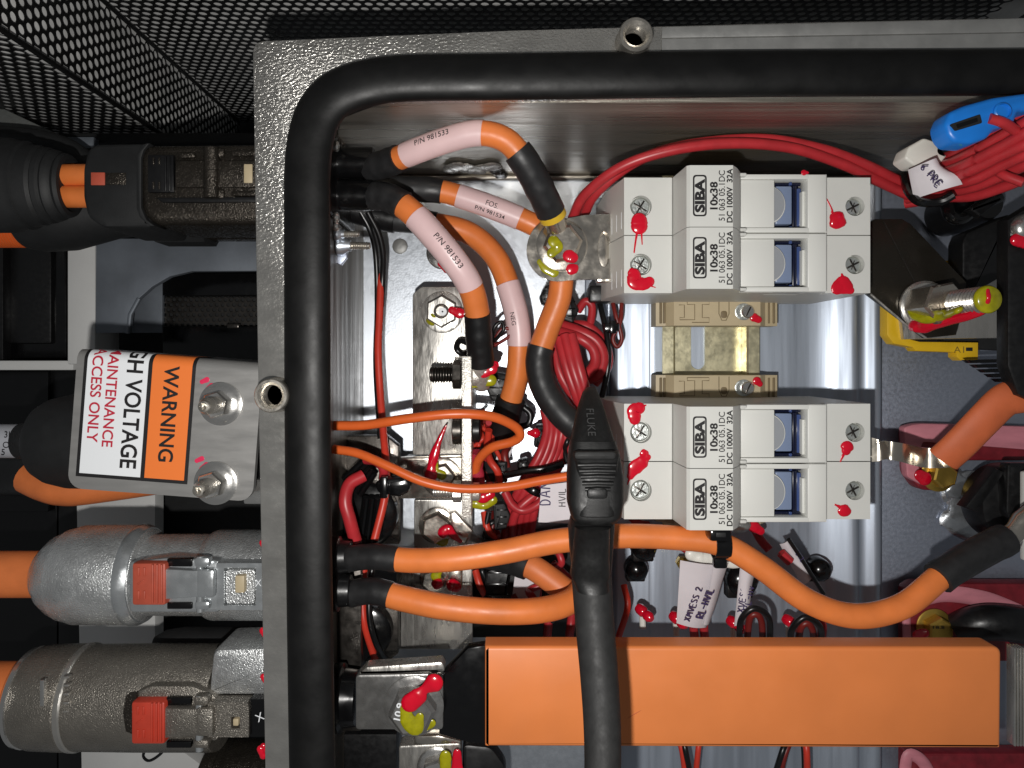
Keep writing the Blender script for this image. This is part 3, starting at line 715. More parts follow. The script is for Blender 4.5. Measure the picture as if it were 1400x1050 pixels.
c = Cable('power_cable', 'pink labelled orange cable bending down in front of the flanged nut, black sleeved end', 'cable',
          [(505, 268, 50), (530, 270, 53), (560, 288, 55), (595, 325, 56), (625, 362, 55), (643, 392, 52), (652, 425, 48), (655, 465, 44), (658, 500, 40)], 17.5,
          [(0, 1.72, 'heat_shrink', 'shrink', 1.12), (1.65, 6.25, 'jacket', 'orange_jacket', 1.0), (2.25, 5.0, 'label_sleeve', 'pink_label', 1.05), (6.1, 7.95, 'end_shrink', 'shrink_dark', 1.08)])
c.wrap(subdiv(textshape('P/N 981533', 1.75, 11.5, 0.006, align='LEFT'), .6), 3.0, 1.05, 0.15, 'ink_black', c.parts['label_sleeve'])
paint(c.o, [(648, 402, 7, 54.2), (653, 408, 7, 53.4)], 54, 'paint_yellow', .2)
mk('cable_lug', tube([c.at(7.8), Vector(P(658, 520, 37)), Vector(P(659, 528, 35))], [3.0, 3.2, 2.6], 14), 'tin_rough', c.o)
paint(c.o, [(648, 506, 7, 40), (660, 508, 9, 41), (672, 504, 8, 41)], 42); paint(c.o, [(676, 499, 6, 40)], 41)
paint(c.o, [(645, 523, 8, 37.5), (658, 521, 8, 38.5), (671, 520, 8, 38.5)], 38, 'paint_yellow', .5)
c = Cable('power_cable', 'orange cable with FOS marked pink label running behind to the link plate', 'cable',
          [(498, 258, 38), (550, 258, 38), (600, 261, 38), (640, 272, 38), (685, 288, 38), (725, 305, 38), (748, 318, 37)], 15.5,
          [(0, 2.1, 'heat_shrink', 'shrink', 1.12), (2.0, 6, 'jacket', 'orange_jacket', 1.0), (2.65, 4.62, 'label_sleeve', 'pink_label', 1.06)])
c.wrap(subdiv(textshape('FOS.', 1.7, 4.2, 0.0, align='LEFT'), .6), 3.55, 1.06, 0.05, 'ink_black', c.parts['label_sleeve'])
c.wrap(subdiv(textshape('P/N 981534', 1.35, 10.4, 0.008, align='LEFT'), .6), 3.3, 1.06, -0.62, 'ink_black', c.parts['label_sleeve'])
c = Cable('power_cable', 'orange cable with NEG marked pink label curving down left of the red loops', 'cable',
          [(480, 285, 30), (530, 298, 30), (585, 305, 30), (640, 318, 30), (678, 352, 31), (698, 400, 32), (709, 450, 32), (708, 505, 30), (697, 552, 27), (684, 595, 22), (670, 650, 16)], 15.5,
          [(0, 1.2, 'gland', 'black_plastic', 1.25), (1.0, 2.2, 'heat_shrink', 'shrink', 1.1), (2.0, 8.0, 'jacket', 'orange_jacket', 1.0), (4.75, 6.4, 'label_sleeve', 'pink_label', 1.07), (7.85, 8.9, 'sleeve_collar', 'shrink_dark', 1.3), (8.6, 10, 'end_shrink', 'shrink', 1.16)])
c.wrap(subdiv(textshape('NEG', 1.5, 4.2, 0.0, align='LEFT'), .6), 5.55, 1.07, -0.35, 'ink_black', c.parts['label_sleeve'])
c = Cable('power_cable', 'short orange cable below the link plate with a long black sleeve behind the test probe', 'cable',
          [(769, 372, 40), (764, 410, 38), (748, 452, 37), (737, 490, 37), (744, 530, 38), (768, 566, 40), (800, 592, 42), (835, 602, 44)], 16.5,
          [(0, 2.75, 'jacket', 'orange_jacket', 1.0), (2.6, 7, 'heat_shrink', 'shrink', 1.14)])

# thin orange sense wires
wire('sense_wire', 'thin orange wire from the left wall hooking back into a red sleeve', [(456, 582, 48), (500, 581, 50), (560, 572, 53), (620, 566, 54), (670, 569, 52), (702, 582, 48), (711, 595, 46), (700, 604, 44), (672, 612, 42), (655, 628, 38), (650, 645, 34)], 6.6, 'orange_thin')
wire('sense_wire', 'thin orange wire sagging from the left wall to the test probe', [(456, 614, 50), (490, 620, 52), (530, 637, 54), (580, 659, 55), (630, 668, 55), (690, 666, 56), (740, 657, 58), (785, 650, 60)], 6.4, 'orange_thin')
o = solo('red_sleeve', tube(catmull([P(652, 618, 36), P(652, 640, 34), P(655, 660, 32)], 6)[0], [2.2, 2.1, 2.0, 2.2, 2.3, 2.2, 2.0, 2.1, 2.3, 2.2, 2.1, 2.2, 2.1], 14), 'red_shrink', 'wrinkled red heat shrink sleeve on the end of the hooked orange wire', 'sleeve')

# ================================================================ lower heavy cables
c = Cable('power_cable', 'long orange cable snaking from the left wall across to the right edge under the fuses', 'cable',
          [(478, 764, 60), (510, 761, 62), (560, 766, 64), (620, 764, 66), (690, 754, 66), (760, 740, 65), (840, 733, 64), (920, 735, 64), (985, 744, 65), (1040, 775, 66), (1105, 822, 67), (1170, 842, 67), (1235, 828, 66), (1290, 785, 63), (1340, 755, 60), (1380, 735, 58)], 17.0,
          [(0, 1.7, 'heat_shrink', 'shrink', 1.04), (1.6, 13.2, 'jacket', 'orange_jacket', 0.98), (12.85, 14.9, 'end_shrink', 'shrink', 1.3)])
mk('crimp_lug', tube([c.at(14.7), c.at(14.95), Vector(P(1388, 727, 58)), Vector(P(1398, 716, 58)), Vector(P(1420, 700, 58))], [3.4, 3.5, 3.1, 3.9, 4.2], 16, True, .8), 'nickel_bright', c.o)
c = Cable('power_cable', 'orange cable from the left wall just above the wide orange cover, ending behind the probe', 'cable',
          [(478, 812, 56), (510, 808, 58), (550, 818, 60), (610, 830, 62), (680, 836, 62), (740, 834, 60), (780, 822, 56), (800, 800, 48)], 17.0,
          [(0, 1.65, 'heat_shrink', 'shrink', 1.06), (1.55, 7, 'jacket', 'orange_jacket', 1.0)])
c = Cable('power_cable', 'short orange cable stub slanting behind the test lead, black sleeve at its upper end', 'cable',
          [(660, 756, 30), (695, 764, 34), (725, 774, 38), (755, 794, 40), (790, 822, 42)], 17.0,
          [(0, 1.95, 'heat_shrink', 'shrink', 1.2), (1.85, 4, 'jacket', 'orange_deep', 1.0)])
tie = thing('cable_tie', 'black cable tie round the long orange cable under the lowest fuse holder', 'cable tie', P(985, 745, 60))
mid = P(985, 744, 65)
ring_ = []
for k in range(20):
    a = 2*PI*k/20; ring_.append((4.3*math.cos(a), 4.4*math.sin(a)))
V, F = [], []
for dx in (-2.2, 2.2):
    for (yy, zz) in ring_: V.append((mid[0]+dx, mid[1]+yy, mid[2]+zz))
for dx in (-2.2, 2.2):
    for (yy, zz) in ring_: V.append((mid[0]+dx, mid[1]+yy*.88, mid[2]+zz*.88))
for k in range(20):
    j = (k+1) % 20; F += [(k, j, 20+j, 20+k), (40+k, 60+k, 60+j, 40+j), (k, 40+k, 40+j, j), (20+k, 20+j, 60+j, 60+k)]
mk('strap', (V, F), 'black_gloss', tie, 50)
mk('tie_head', pbox(971, 1001, 723, 741, 72, 6, 0.9), 'black_gloss', tie)
mk('head_window', pbox(979, 993, 728, 735, 72.3, 1.5, 0.3), 'black_matte', tie)
mk('tail', pbox(977, 995, 752, 778, 66, 3.0, 0.6), 'black_gloss', tie)

# ================================================================ wide orange covered busbar
o = thing('covered_busbar', 'wide flat busbar in a bright orange insulating cover across the bottom', 'busbar', P(1000, 950, 50))
a0 = P(663, 1021, 64); b0 = P(1370, 884, 64)
loop = rounded([(a0[0], a0[1]), (b0[0]-.3, a0[1]-.6), (b0[0], b0[1]-.2), (a0[0], b0[1])], [0.3, 0.6, 2.4, 0.3], 5)
mk('cover', prism(loop, 56.5, 64, 1.1, (), 4), 'orange_cover', o, 50)
sl = pprism([(606, 921), (640, 886), (668, 882), (668, 1018), (640, 1016), (600, 1004)], 61.5, 4.0, 0.6)
mk('black_sleeve', sl, 'black_gloss', o)
mk('scratch', tube([P(858, 982, 64.02), P(868, 976, 64.02), P(877, 971, 64.02)], [0.05, .16, .05], 6, True, .2), 'orange_sleeve', o)
o = thing('lug_block', 'dark shiny nickel lug block bolted at the left end of the orange cover', 'lug', P(540, 950, 50))
mk('block', pprism([(486, 923), (606, 921), (606, 998), (486, 998)], 62.5, 5.5, 0.5, 1.2), 'lug_steel', o)
mk('ridge', pprism([(500, 912), (604, 905), (608, 911), (608, 919), (490, 922)], 61.5, 5, 0.8, .6), 'nickel', o)
mk('collar', lathe([(9.0, 0), (10.0, .6), (10.0, 3.4), (8.5, 4.0), (8, 8)], (WX+1, P(0, 958, 58)[1], 56), (1, 0, 0), 32), 'black_gloss', o)
bolt(o, 566, 964, 62.5, 32, 'lug_steel', hh=5.0, washer=1.28, rot=.1)
mk('lettering', place2d(textshape('10.9', 1.9, 5.0, .02), *P(545, 973, 68.6)[:2], 68.62, 1.35), 'sign_white', o)
paint(o, [(561, 961, 13), (572, 952, 12), (580, 943, 7), (593, 934, 13)], 70.0, flat=.4)
paint(o, [(553, 968, 6), (558, 985, 11), (568, 995, 11), (574, 980, 6)], 69, 'paint_yellow', .25); paint(o, [(580, 996, 5), (590, 989, 6)], 66, 'paint_yellow', .3)
o = thing('lug_block', 'nickel lug block below the other, cut by the bottom edge', 'lug', P(590, 1035, 40))
mk('block', pprism([(545, 1020), (630, 1016), (630, 1110), (545, 1110)], 52, 6, 0.6, 1.0), 'nickel', o)
mk('ridge', pprism([(566, 1006), (600, 1006), (630, 1013), (630, 1018), (566, 1019)], 53, 4, 0.6), 'nickel_bright', o)
bolt(o, 597, 1048, 52, 20, 'chrome', hh=4)
paint(o, [(609, 1034, 8), (609, 1048, 8)], 57.6, 'paint_yellow', .3); paint(o, [(625, 1030, 6), (625, 1050, 8)], 57)
o = thing('covered_busbar', 'dark rounded sleeve end below the orange cover at the bottom', 'busbar', P(660, 1040, 40))
mk('sleeve', pprism([(632, 1018), (672, 1022), (692, 1050), (692, 1120), (632, 1120)], 48, 6, 1.2, 2.0), 'shrink_dark', o)

# ================================================================ nickel terminal brackets left of the red loops
o = thing('terminal_bracket', 'tall brushed nickel terminal plate with a flanged nut near its top', 'bracket', P(600, 500, 10))
mk('plate', pprism([(564, 622), (564, 402), (576, 392), (626, 392), (646, 402), (646, 622)], 22, 3, 0.35, 0.8), 'nickel', o)
mk('foot', pbox(566, 640, 400, 615, 18.5, 18, 0.5), 'dark_steel', o)
n_ = bolt(o, 605, 427, 22, 22, 'nickel', hh=4.2, washer=1.3, stud=2.0, spx=10, rot=.5)
mk('stud_bore', lathe([(1.5, 0), (1.4, .12), (.3, .1)], P(605, 426, 29.1), (0, 0, 1), 16), 'sign_white', n_)
paint(o, [(618, 424, 5), (628, 428, 8), (636, 428, 5)], 27.5); paint(o, [(592, 432, 4, 27), (588, 441, 7, 23)], 25, 'paint_yellow', .4)
o = thing('upright_busbar', 'narrow pale busbar standing on edge beside the tall nickel plate', 'busbar', P(638, 600, 6))
mk('bar', pprism([(631.5, 487), (644.5, 487), (644.5, 706), (631.5, 710)], 45, 38, 0.25), 'tin_rough', o)
zz = 37
for yy, st_, hd in ((512, 8.0, 20), (588, 0, 20), (672, 7.0, 15)):
    b = P(631, yy, zz); r = hd*q(zz)
    mk('nut', lathe([(r*.9, 0), (r, .2), (r, 2.7), (r*.85, 3.0)] , b, (-1, 0, 0), 6 if st_ else 24, .2), 'dark_steel' if yy < 600 else 'nickel', o, 25)
    if st_: mk('threaded_stud', lathe(thread_prof(r*.58, st_, .9), (b[0]-2.6, b[1], b[2]), (-1, 0, 0), 20), 'dark_steel' if yy < 600 else 'nickel', o, 25)
    b2 = P(646, yy, zz)
    mk('lug_plate', lathe([(r*.8, 0), (r*.85, .3), (r*.85, 2.2), (r*.6, 2.8)], b2, (1, 0, 0), 20), 'tin_rough' if yy != 588 else 'black_plastic', o, 25)
o = thing('terminal_bracket', 'nickel plate with a red streak running up from its bolt', 'bracket', P(590, 655, 8))
mk('plate', pprism([(541, 626), (632, 624), (632, 682), (541, 682)], 26, 4, 0.5, 1.2), 'nickel_bright', o)
mk('foot', pbox(548, 625, 630, 676, 22, 20, 0.5), 'dark_steel', o)
bolt(o, 604, 652, 26, 21, 'nickel_bright', hh=3.6, washer=1.3, rot=.2)
paint(o, [(589, 650, 9), (590, 638, 6), (594, 622, 7), (599, 606, 4), (606, 590, 2.5), (610, 582, 1.2)], 32.5, flat=.6)
paint(o, [(594, 634, 5), (596, 645, 5), (604, 650, 7)], 31.8, 'paint_yellow', .4); paint(o, [(598, 671, 5)], 31, 'paint_yellow')
o = thing('terminal_bracket', 'nickel plate with a large hex bolt and a slanting lug below the busbar edge', 'bracket', P(600, 720, 8))
mk('plate', pprism([(566, 683), (646, 683), (646, 752), (566, 752)], 20, 4, 0.4, 0.6), 'nickel', o)
mk('foot', pbox(570, 640, 686, 750, 16, 15, 0.5), 'dark_steel', o)
bolt(o, 598, 718, 21, 21, 'nickel_bright', hh=4.5, washer=1.2, rot=.4)
mk('lug', pprism([(614, 702), (622, 700), (645, 724), (652, 738), (640, 744), (616, 738)], 24, 2.4, 0.4), 'nickel_bright', o)
mk('crimp', tube([P(640, 734, 24), P(656, 742, 23)], [2.2, 2.0], 12), 'screw_zinc', o)
paint(o, [(606, 728, 8), (612, 724, 7), (620, 732, 5), (629, 740, 3)], 27.5, flat=.5); paint(o, [(597, 737, 6), (606, 740, 7)], 25.5, 'paint_yellow', .35)
o = thing('terminal_bracket', 'nickel plate between the two orange cables, two red drops on its bolt', 'bracket', P(600, 800, 8))
mk('plate', pprism([(542, 770), (646, 770), (646, 888), (542, 888)], 18, 4, 0.4, 0.6), 'nickel', o)
mk('foot', pbox(548, 640, 775, 885, 14, 13, 0.5), 'dark_steel', o)
mk('top_plate', pbox(566, 646, 800, 876, 21, 2.5, 0.4), 'nickel', o)
bolt(o, 594, 790, 21, 17, 'nickel_bright', hh=4, washer=1.2)
mk('side_lug', pbox(612, 632, 776, 806, 22, 3, .5), 'nickel_bright', o)
paint(o, [(598, 780, 7), (596, 788, 7)], 26.5, 'paint_yellow', .35); paint(o, [(598, 798, 8)], 27, flat=.7); paint(o, [(619, 800, 9), (623, 802, 8)], 25, flat=.7)

# red/yellow painted lug under the hooked sleeve
o = thing('painted_lug', 'crimped lug daubed red and yellow at the lower end of the upright busbar', 'lug', P(662, 690, 25))
mk('barrel', tube([P(647, 682, 32), P(676, 680, 32)], 2.9, 14), 'tin_rough', o)
paint(o, [(650, 676, 7), (660, 680, 8), (670, 676, 7)], 35.4, flat=.6); paint(o, [(650, 689, 6), (662, 692, 5), (674, 684, 6)], 34.5, 'paint_yellow', .5)

# dark fittings on the left wall, lower half
o = thing('wall_connector', 'dark steel connector flange on the left wall above the long orange cable', 'connector', P(500, 670, 20))
mk('flange_plate', pprism([(456, 596), (528, 596), (545, 610), (545, 744), (456, 744)], 30, 5, 0.4), 'dark_steel', o)
mk('barrel', lathe([(11, 0), (11.5, .6), (11.5, 5), (10, 6)], P(500, 700, 30), (0, 0, 1), 32), 'black_gloss', o)
for k in range(4):
    mk('pin_sleeve', tube([P(493+8*k, 735, 36), P(500+8*k, 680, 42)], 1.2, 10), 'black_gloss', o)
o = thing('wall_connector', 'dark steel connector flange on the left wall below the lower orange cable', 'connector', P(500, 860, 20))
mk('flange_plate', pprism([(456, 826), (544, 826), (544, 894), (530, 905), (456, 905)], 32, 5, 0.4), 'dark_steel', o)
mk('barrel', lathe([(9, 0), (9.5, .6), (9.5, 5), (8, 6)], P(500, 858, 32), (0, 0, 1), 32), 'black_gloss', o)
o = thing('wall_connector', 'dark connector cheek on the left wall at the bottom corner', 'connector', P(500, 1030, 20))
mk('flange_plate', pprism([(456, 1004), (542, 1004), (542, 1120), (456, 1120)], 34, 6, 0.4), 'black_plastic', o)
mk('cheek', pbox(456, 494, 740, 1000, 44, 8, 0.5), 'dark_steel', o)
for yy in (764, 810):
    o = solo('cable_gland', lathe([(6.2, 0), (6.2, 3.6), (5.0, 4.0), (4.6, 7)], (WX+0.2, P(0, yy, 60)[1], 58), (1, 0, 0), 28), 'black_plastic', 'black gland where the %s orange cable leaves the left wall' % ('long upper' if yy < 800 else 'lower'), 'gland')
rl = 'red wire of the group hanging beside the left wall'
wire('signal_wire', 'thick short red wire curving down left of the ribbed black sleeves', [(497, 650, 46), (478, 662, 48), (472, 685, 50), (478, 710, 50), (486, 740, 48)], 9, 'red_wire')
wire('signal_wire', 'red wire dropping from the black wire pair past the black tie at the left wall', [(521, 375, 26), (519, 430, 28), (517, 480, 30), (520, 540, 32), (524, 590, 36), (528, 640, 42), (526, 680, 46), (512, 738, 48)], 5.2, 'red_orange_wire')
wire('signal_wire', 'black wire with a red tail nearest the left wall', [(493, 290, 34), (506, 315, 32), (514, 350, 28), (516, 420, 25), (514, 500, 25), (520, 600, 30)], 4.0, 'black_wire')
wire('signal_wire', 'black wire running beside the dropping red wire under the backshell', [(503, 290, 36), (518, 320, 33), (524, 350, 30), (523, 380, 27), (521, 420, 26)], 4.2, 'black_wire')
wire('signal_wire', 'red wire crossing under the heat shrink of the lower orange cables', [(500, 760, 40), (497, 790, 40), (496, 830, 42), (500, 860, 42), (514, 905, 36)], 5, 'red_orange_wire')
wire('signal_wire', 'black wire arching over the lower wall connector', [(512, 760, 40), (506, 800, 42), (505, 845, 44), (514, 880, 42), (526, 900, 34)], 4, 'black_wire')
wire('signal_wire', 'pinkish red wire end peeping over the ribbed sleeve', [(500, 628, 44), (514, 630, 46), (524, 640, 46), (525, 655, 44)], 7, 'red_wire')
o = thing('cable_tie', 'chunky black tie clip at the left wall under the sagging orange wire', 'cable tie', P(535, 665, 35))
mk('clip', pprism([(512, 660), (524, 655), (556, 652), (562, 662), (558, 674), (545, 680), (516, 674)], 50, 7, 1.0, 1.0), 'black_gloss', o)
mk('band', pbox(519, 529, 652, 682, 52, 3, .5), 'black_gloss', o)
o = thing('ribbed_sleeve', 'black ribbed sleeve lying aslant below the sagging orange wire', 'sleeve', P(490, 650, 30))
for k in range(5):
    d = k*6
    mk('rib', tube([P(470+d*.9, 655+d*.9, 42), P(500+d*.5, 628+d*.8, 43)], 1.1, 10), 'black_gloss', o)
o = thing('wall_screw', 'zinc screw with a pale head projecting from the left wall below the backshell', 'screw', P(460, 335, 45))
mk('head', lathe([(3.0, 0), (3.0, 1.8), (1.9, 3.6), (1.9, 4.4)], (WX+0.2, P(0, 336, 45)[1], 45), (1, 0, 0), 20), 'zinc_bright', o)
mk('thread', lathe(thread_prof(1.3, 6.5, .7), (WX+4.4, P(0, 336, 45)[1], 45), (1, 0, 0), 16), 'stud_steel', o, 25)
o = thing('wall_screw', 'second zinc screw close under the backshell, partly hidden', 'screw', P(460, 320, 48))
mk('head', lathe([(2.2, 0), (2.2, 1.2), (1.4, 2.2), (1.4, 3)], (WX+0.2, P(0, 320, 48)[1], 48), (1, 0, 0), 20), 'zinc_bright', o)
mk('thread', lathe(thread_prof(1.1, 5, .7), (WX+3.0, P(0, 320, 48)[1], 48), (1, 0, 0), 16), 'stud_steel', o, 25)
o = thing('wall_bracket', 'pale angled clip below the zinc screw at the left wall', 'clip', P(460, 350, 40))
mk('clip', pprism([(452, 342), (474, 345), (474, 352), (466, 362), (452, 356)], 44, 2, 0.3), 'zinc_plate', o)
o = thing('floor_bolt', 'small painted bolt half hidden under the pink cable label', 'bolt', P(605, 345, 2))
bolt(o, 606, 346, 2, 17, 'chrome', hh=4); paint(o, [(604, 360, 6), (612, 366, 8)], 7)

# ================================================================ red wire loops in the middle
grp = 'red wires tied in loops left of the probe'
lb = 'red wire in the looped bundle between the black sleeve and the fuses'
LN = iter(('upper red wire of the loop right of the black sleeve, middle layer', 'inner red wire of the loop right of the black sleeve', 'outermost rear red wire of the loop right of the black sleeve',
           'first from the left of three straight red wires entering the probe tip', 'middle one of three straight red wires running to the probe tip', 'rightmost of three straight red wires running to the probe tip',
           'red wire hugging the black sleeve left of the straight three', 'small separate red loop above the looped bundle'))
def rw(ctrl, rpx=7.5, m='red_wire', label=None, group=grp, nm='signal_wire'): return wire(nm, label or next(LN), ctrl, rpx, m, 'wire', group)
rw([(760, 442, 24), (790, 452, 28), (815, 466, 29), (825, 488, 28), (818, 512, 26), (800, 520, 24)])
rw([(762, 452, 26), (792, 462, 30), (810, 476, 30), (814, 494, 29), (806, 508, 27), (792, 516, 25)])
rw([(764, 448, 20), (800, 446, 22), (826, 470, 22), (830, 500, 22), (812, 524, 20)])
rw([(764, 462, 30), (774, 500, 33), (786, 535, 33), (796, 560, 30)])
rw([(772, 458, 31), (782, 498, 34), (792, 530, 34), (800, 560, 31)])
rw([(781, 458, 31), (790, 496, 34), (798, 525, 34), (806, 556, 31)])
rw([(757, 470, 26), (764, 505, 28), (776, 530, 28), (790, 550, 26)])
rw([(790, 425, 22), (800, 412, 24), (809, 418, 24), (808, 438, 22), (802, 455, 20)], 5.5)
bl = 'red wire in the bundle running down behind the white tag to the lower floor'
for k, (x0, x1, x2) in enumerate(((742, 736, 690), (748, 744, 700), (755, 752, 708), (762, 758, 716), (768, 764, 724), (776, 770, 700))):
    rw([(x0+2, 560, 26-k), (x0+6, 590, 28), (x1, 625, 30-k), (x1-22, 662, 28), (x2+6, 700, 24+k), (x2, 740, 20)], 6.2, 'red_wire', '%s red wire from the left in the bundle running down behind the white tag' % ('first', 'second', 'third', 'fourth', 'fifth', 'sixth')[k], 'red wires running down the middle')
rw([(690, 672, 30), (700, 690, 30), (715, 698, 30), (735, 690, 31), (752, 672, 31)], 6, label='red wire loop sagging left above the white tag', group=None)
rw([(660, 578, 20), (676, 574, 22), (686, 584, 24), (690, 620, 22), (680, 660, 20)], 5, 'dark_red_wire', 'dark red wire standing right of the upright busbar', None)
rw([(664, 600, 18), (666, 640, 20), (672, 670, 18)], 5, 'dark_red_wire', 'short dark red wire behind the hooked orange wire', None)
rw([(716, 760, 18), (735, 790, 20), (730, 850, 18)], 6, 'red_wire', 'red wire dropping behind the short orange stub', None)
rw([(755, 770, 22), (785, 800, 22), (800, 830, 22)], 6, 'red_wire', 'red wire slanting right behind the short orange stub', None)
rw([(650, 780, 20), (656, 800, 22), (664, 815, 20)], 5, 'red_orange_wire', 'thin red wire edging the dark sleeve between the two orange cables', None)
rw([(662, 700, 28), (666, 722, 30), (676, 736, 28)], 5, 'red_orange_wire', 'thin red wire loop below the painted lug', None)
rw([(754, 830, 14), (750, 850, 16), (748, 872, 14)], 6, 'red_wire', 'red wire end just above the left part of the orange cover', None)
rw([(782, 840, 14), (780, 858, 16), (778, 872, 14)], 6, 'red_wire', 'red wire end beside the test lead above the orange cover', None)
bk = lambda ctrl, r, label: wire('signal_wire', label, ctrl, r, 'black_wire')
bk([(672, 470, 34), (676, 448, 36), (686, 440, 36), (688, 452, 36), (676, 466, 34), (682, 460, 33)], 2.6, 'thin black wire loop beside the long black sleeve')
wire('signal_wire', 'thin dark red wire loop beside the long black sleeve', [(670, 478, 33), (684, 452, 34), (697, 450, 34), (698, 458, 34), (684, 468, 33), (672, 474, 32)], 2.4, 'dark_red_wire')
bk([(650, 474, 30), (630, 466, 28), (624, 476, 26), (632, 484, 26), (644, 480, 28)], 4, 'black wire loop peeping left of the long black sleeve')
bk([(715, 556, 24), (725, 566, 24), (722, 580, 24), (706, 584, 22)], 4.5, 'grey black cord loop right of the sleeve collar')
bk([(668, 700, 30), (664, 730, 30), (680, 742, 28)], 3.5, 'black wire loop under the painted lug')
bk([(820, 415, 20), (829, 455, 24), (832, 490, 26), (828, 520, 26), (822, 545, 26)], 4, 'black wire running down beside the zinc strip left of the rail')
wire('signal_wire', 'thin red wire doubling back in a small tied loop left of the rail', [(838, 415, 22), (842, 432, 24), (850, 462, 24), (844, 474, 24), (838, 462, 24), (848, 440, 24), (850, 415, 22)], 3, 'dark_red_wire')
o = solo('cable_tie', join(pbox(826, 847, 442, 453, 28, 3, .5), pbox(834, 843, 438, 456, 29, 3, .4)), 'black_gloss', 'tiny black tie on the thin red loop left of the rail', 'cable tie')
for pts, z, lab, cat in (([(738, 404), (748, 388), (760, 390), (760, 414), (742, 416)], 26, 'black tie head left of the short orange cable', 'cable tie'),
                    ([(768, 408), (782, 402), (792, 424), (784, 442), (766, 436)], 27, 'black tie block right of the short orange cable', 'cable tie'),
                    ([(664, 530), (676, 508), (694, 512), (700, 530), (690, 552), (672, 548)], 26, 'black ribbed grommet right of the red and yellow lug', 'grommet'),
                    ([(679, 631), (694, 631), (694, 660), (679, 660)], 30, 'black block joint below the hooked orange wire', 'joint'),
                    ([(708, 632), (722, 628), (726, 646), (716, 650), (708, 644)], 30, 'black tie head at the upper left of the white tag', 'cable tie'),
                    ([(674, 690), (690, 688), (698, 706), (692, 724), (676, 726)], 30, 'dark grey moulded connector below the painted lug', 'connector'),
                    ([(734, 582), (748, 582), (748, 612), (730, 612)], 26, 'flat black clip left of the red bundle', 'clip'),
                    ([(664, 782), (700, 768), (690, 830), (660, 826)], 22, 'crumpled black sleeve between the two orange cables', 'sleeve')):
    s_ = thing('fitting', lab, cat, P(pts[0][0], pts[0][1], z-8))
    s_['e'].name = {'cable tie': 'cable_tie', 'grommet': 'grommet', 'joint': 'block_joint', 'connector': 'moulded_connector', 'clip': 'clip', 'sleeve': 'black_sleeve'}[cat]
    mk('body', pprism(pts, z, 8, 0.9, 0.8), 'black_plastic' if cat != 'connector' else 'black_matte', s_)
    xs = [p[0] for p in pts]; ys = [p[1] for p in pts]
    for k in range(3):
        t = (k+1)/4; yy = min(ys)+(max(ys)-min(ys))*t
        mk('rib', pbox(min(xs)+5, max(xs)-5, yy-1.2, yy+1.2, z+.5, 1.2, .3), 'black_gloss', s_)
solo('cable_tie', tube(catmull([P(690, 650, 33), P(716, 645, 35), P(745, 642, 36), P(770, 634, 34)], 6)[0], 1.2, 8, True, .6), 'black_gloss', 'thin black tie strap crossing the red bundle above the white tag', 'cable tie')
solo('cable_tie', tube(catmull([P(716, 662, 36), P(730, 672, 38), P(748, 678, 36)], 6)[0], 1.3, 8, True, .6), 'black_gloss', 'short black tie strap across the bundle at the sagging orange wire', 'cable tie')
solo('wire_bundle_shade', pprism([(646, 742), (780, 720), (790, 872), (646, 872)], 6, 5, 0.4), 'black_plastic', 'black sheet standing in for the shade under the middle wires', 'shade sheet')  # added black sheet, stands in for the shade below the wire bundle
for (pts, z, lab) in (([(704, 786), (722, 776), (740, 800), (736, 824), (700, 820)], 24, 'crumpled pale foil tag between the two orange cables'),
                    ([(684, 604), (706, 596), (694, 634), (678, 628)], 24, 'narrow white tag strip beside the hooked orange wire')):
    solo('paper_tag', pprism(pts, z, .5, 0), 'paper_label', lab, 'tag')
o = thing('paper_tag', 'white handwritten tag wrapped on the bundle just left of the test probe', 'tag', P(755, 690, 34))
mk('paper', pprism([(740, 664), (786, 658), (786, 716), (736, 714)], 42, .5, 0), 'paper_label', o)
h1, L1 = handwriting('DAM', 3.2); mk('handwriting', place2d(h1, *P(752, 690, 42.1)[:2], 42.1, PI/2), 'ink_purple', o)
h1, L1 = handwriting('HVIL', 2.2); mk('handwriting', place2d(h1, *P(773, 692, 42.1)[:2], 42.1, PI/2), 'ink_black', o)
o = solo('wire_terminal', blob([(724, 592, 4), (732, 592, 7)], 26, .8), 'paint_red', 'small pointed red cap left of the flat black clip', 'cap')

random.seed(21)
for k in range(16):
    x0 = random.uniform(655, 770); y0 = random.choice([random.uniform(560, 600), random.uniform(690, 740), random.uniform(780, 850)])
    z0 = random.uniform(14, 26); pts = []
    dx = random.uniform(-28, 40); dy = random.uniform(30, 80)
    for j in range(5):
        t = j/4; pts.append((x0+dx*t+random.uniform(-9, 9), y0+dy*t+random.uniform(-5, 5), z0+random.uniform(-3, 6)))
    wire('tangle_wire', 'thin wire in the dark tangle on the floor behind the probe and orange cables', pts, random.uniform(2.6, 5.2), random.choice(['dark_red_wire', 'red_wire', 'black_wire', 'black_wire', 'red_orange_wire']), 'wire', 'thin wires tangled on the floor')

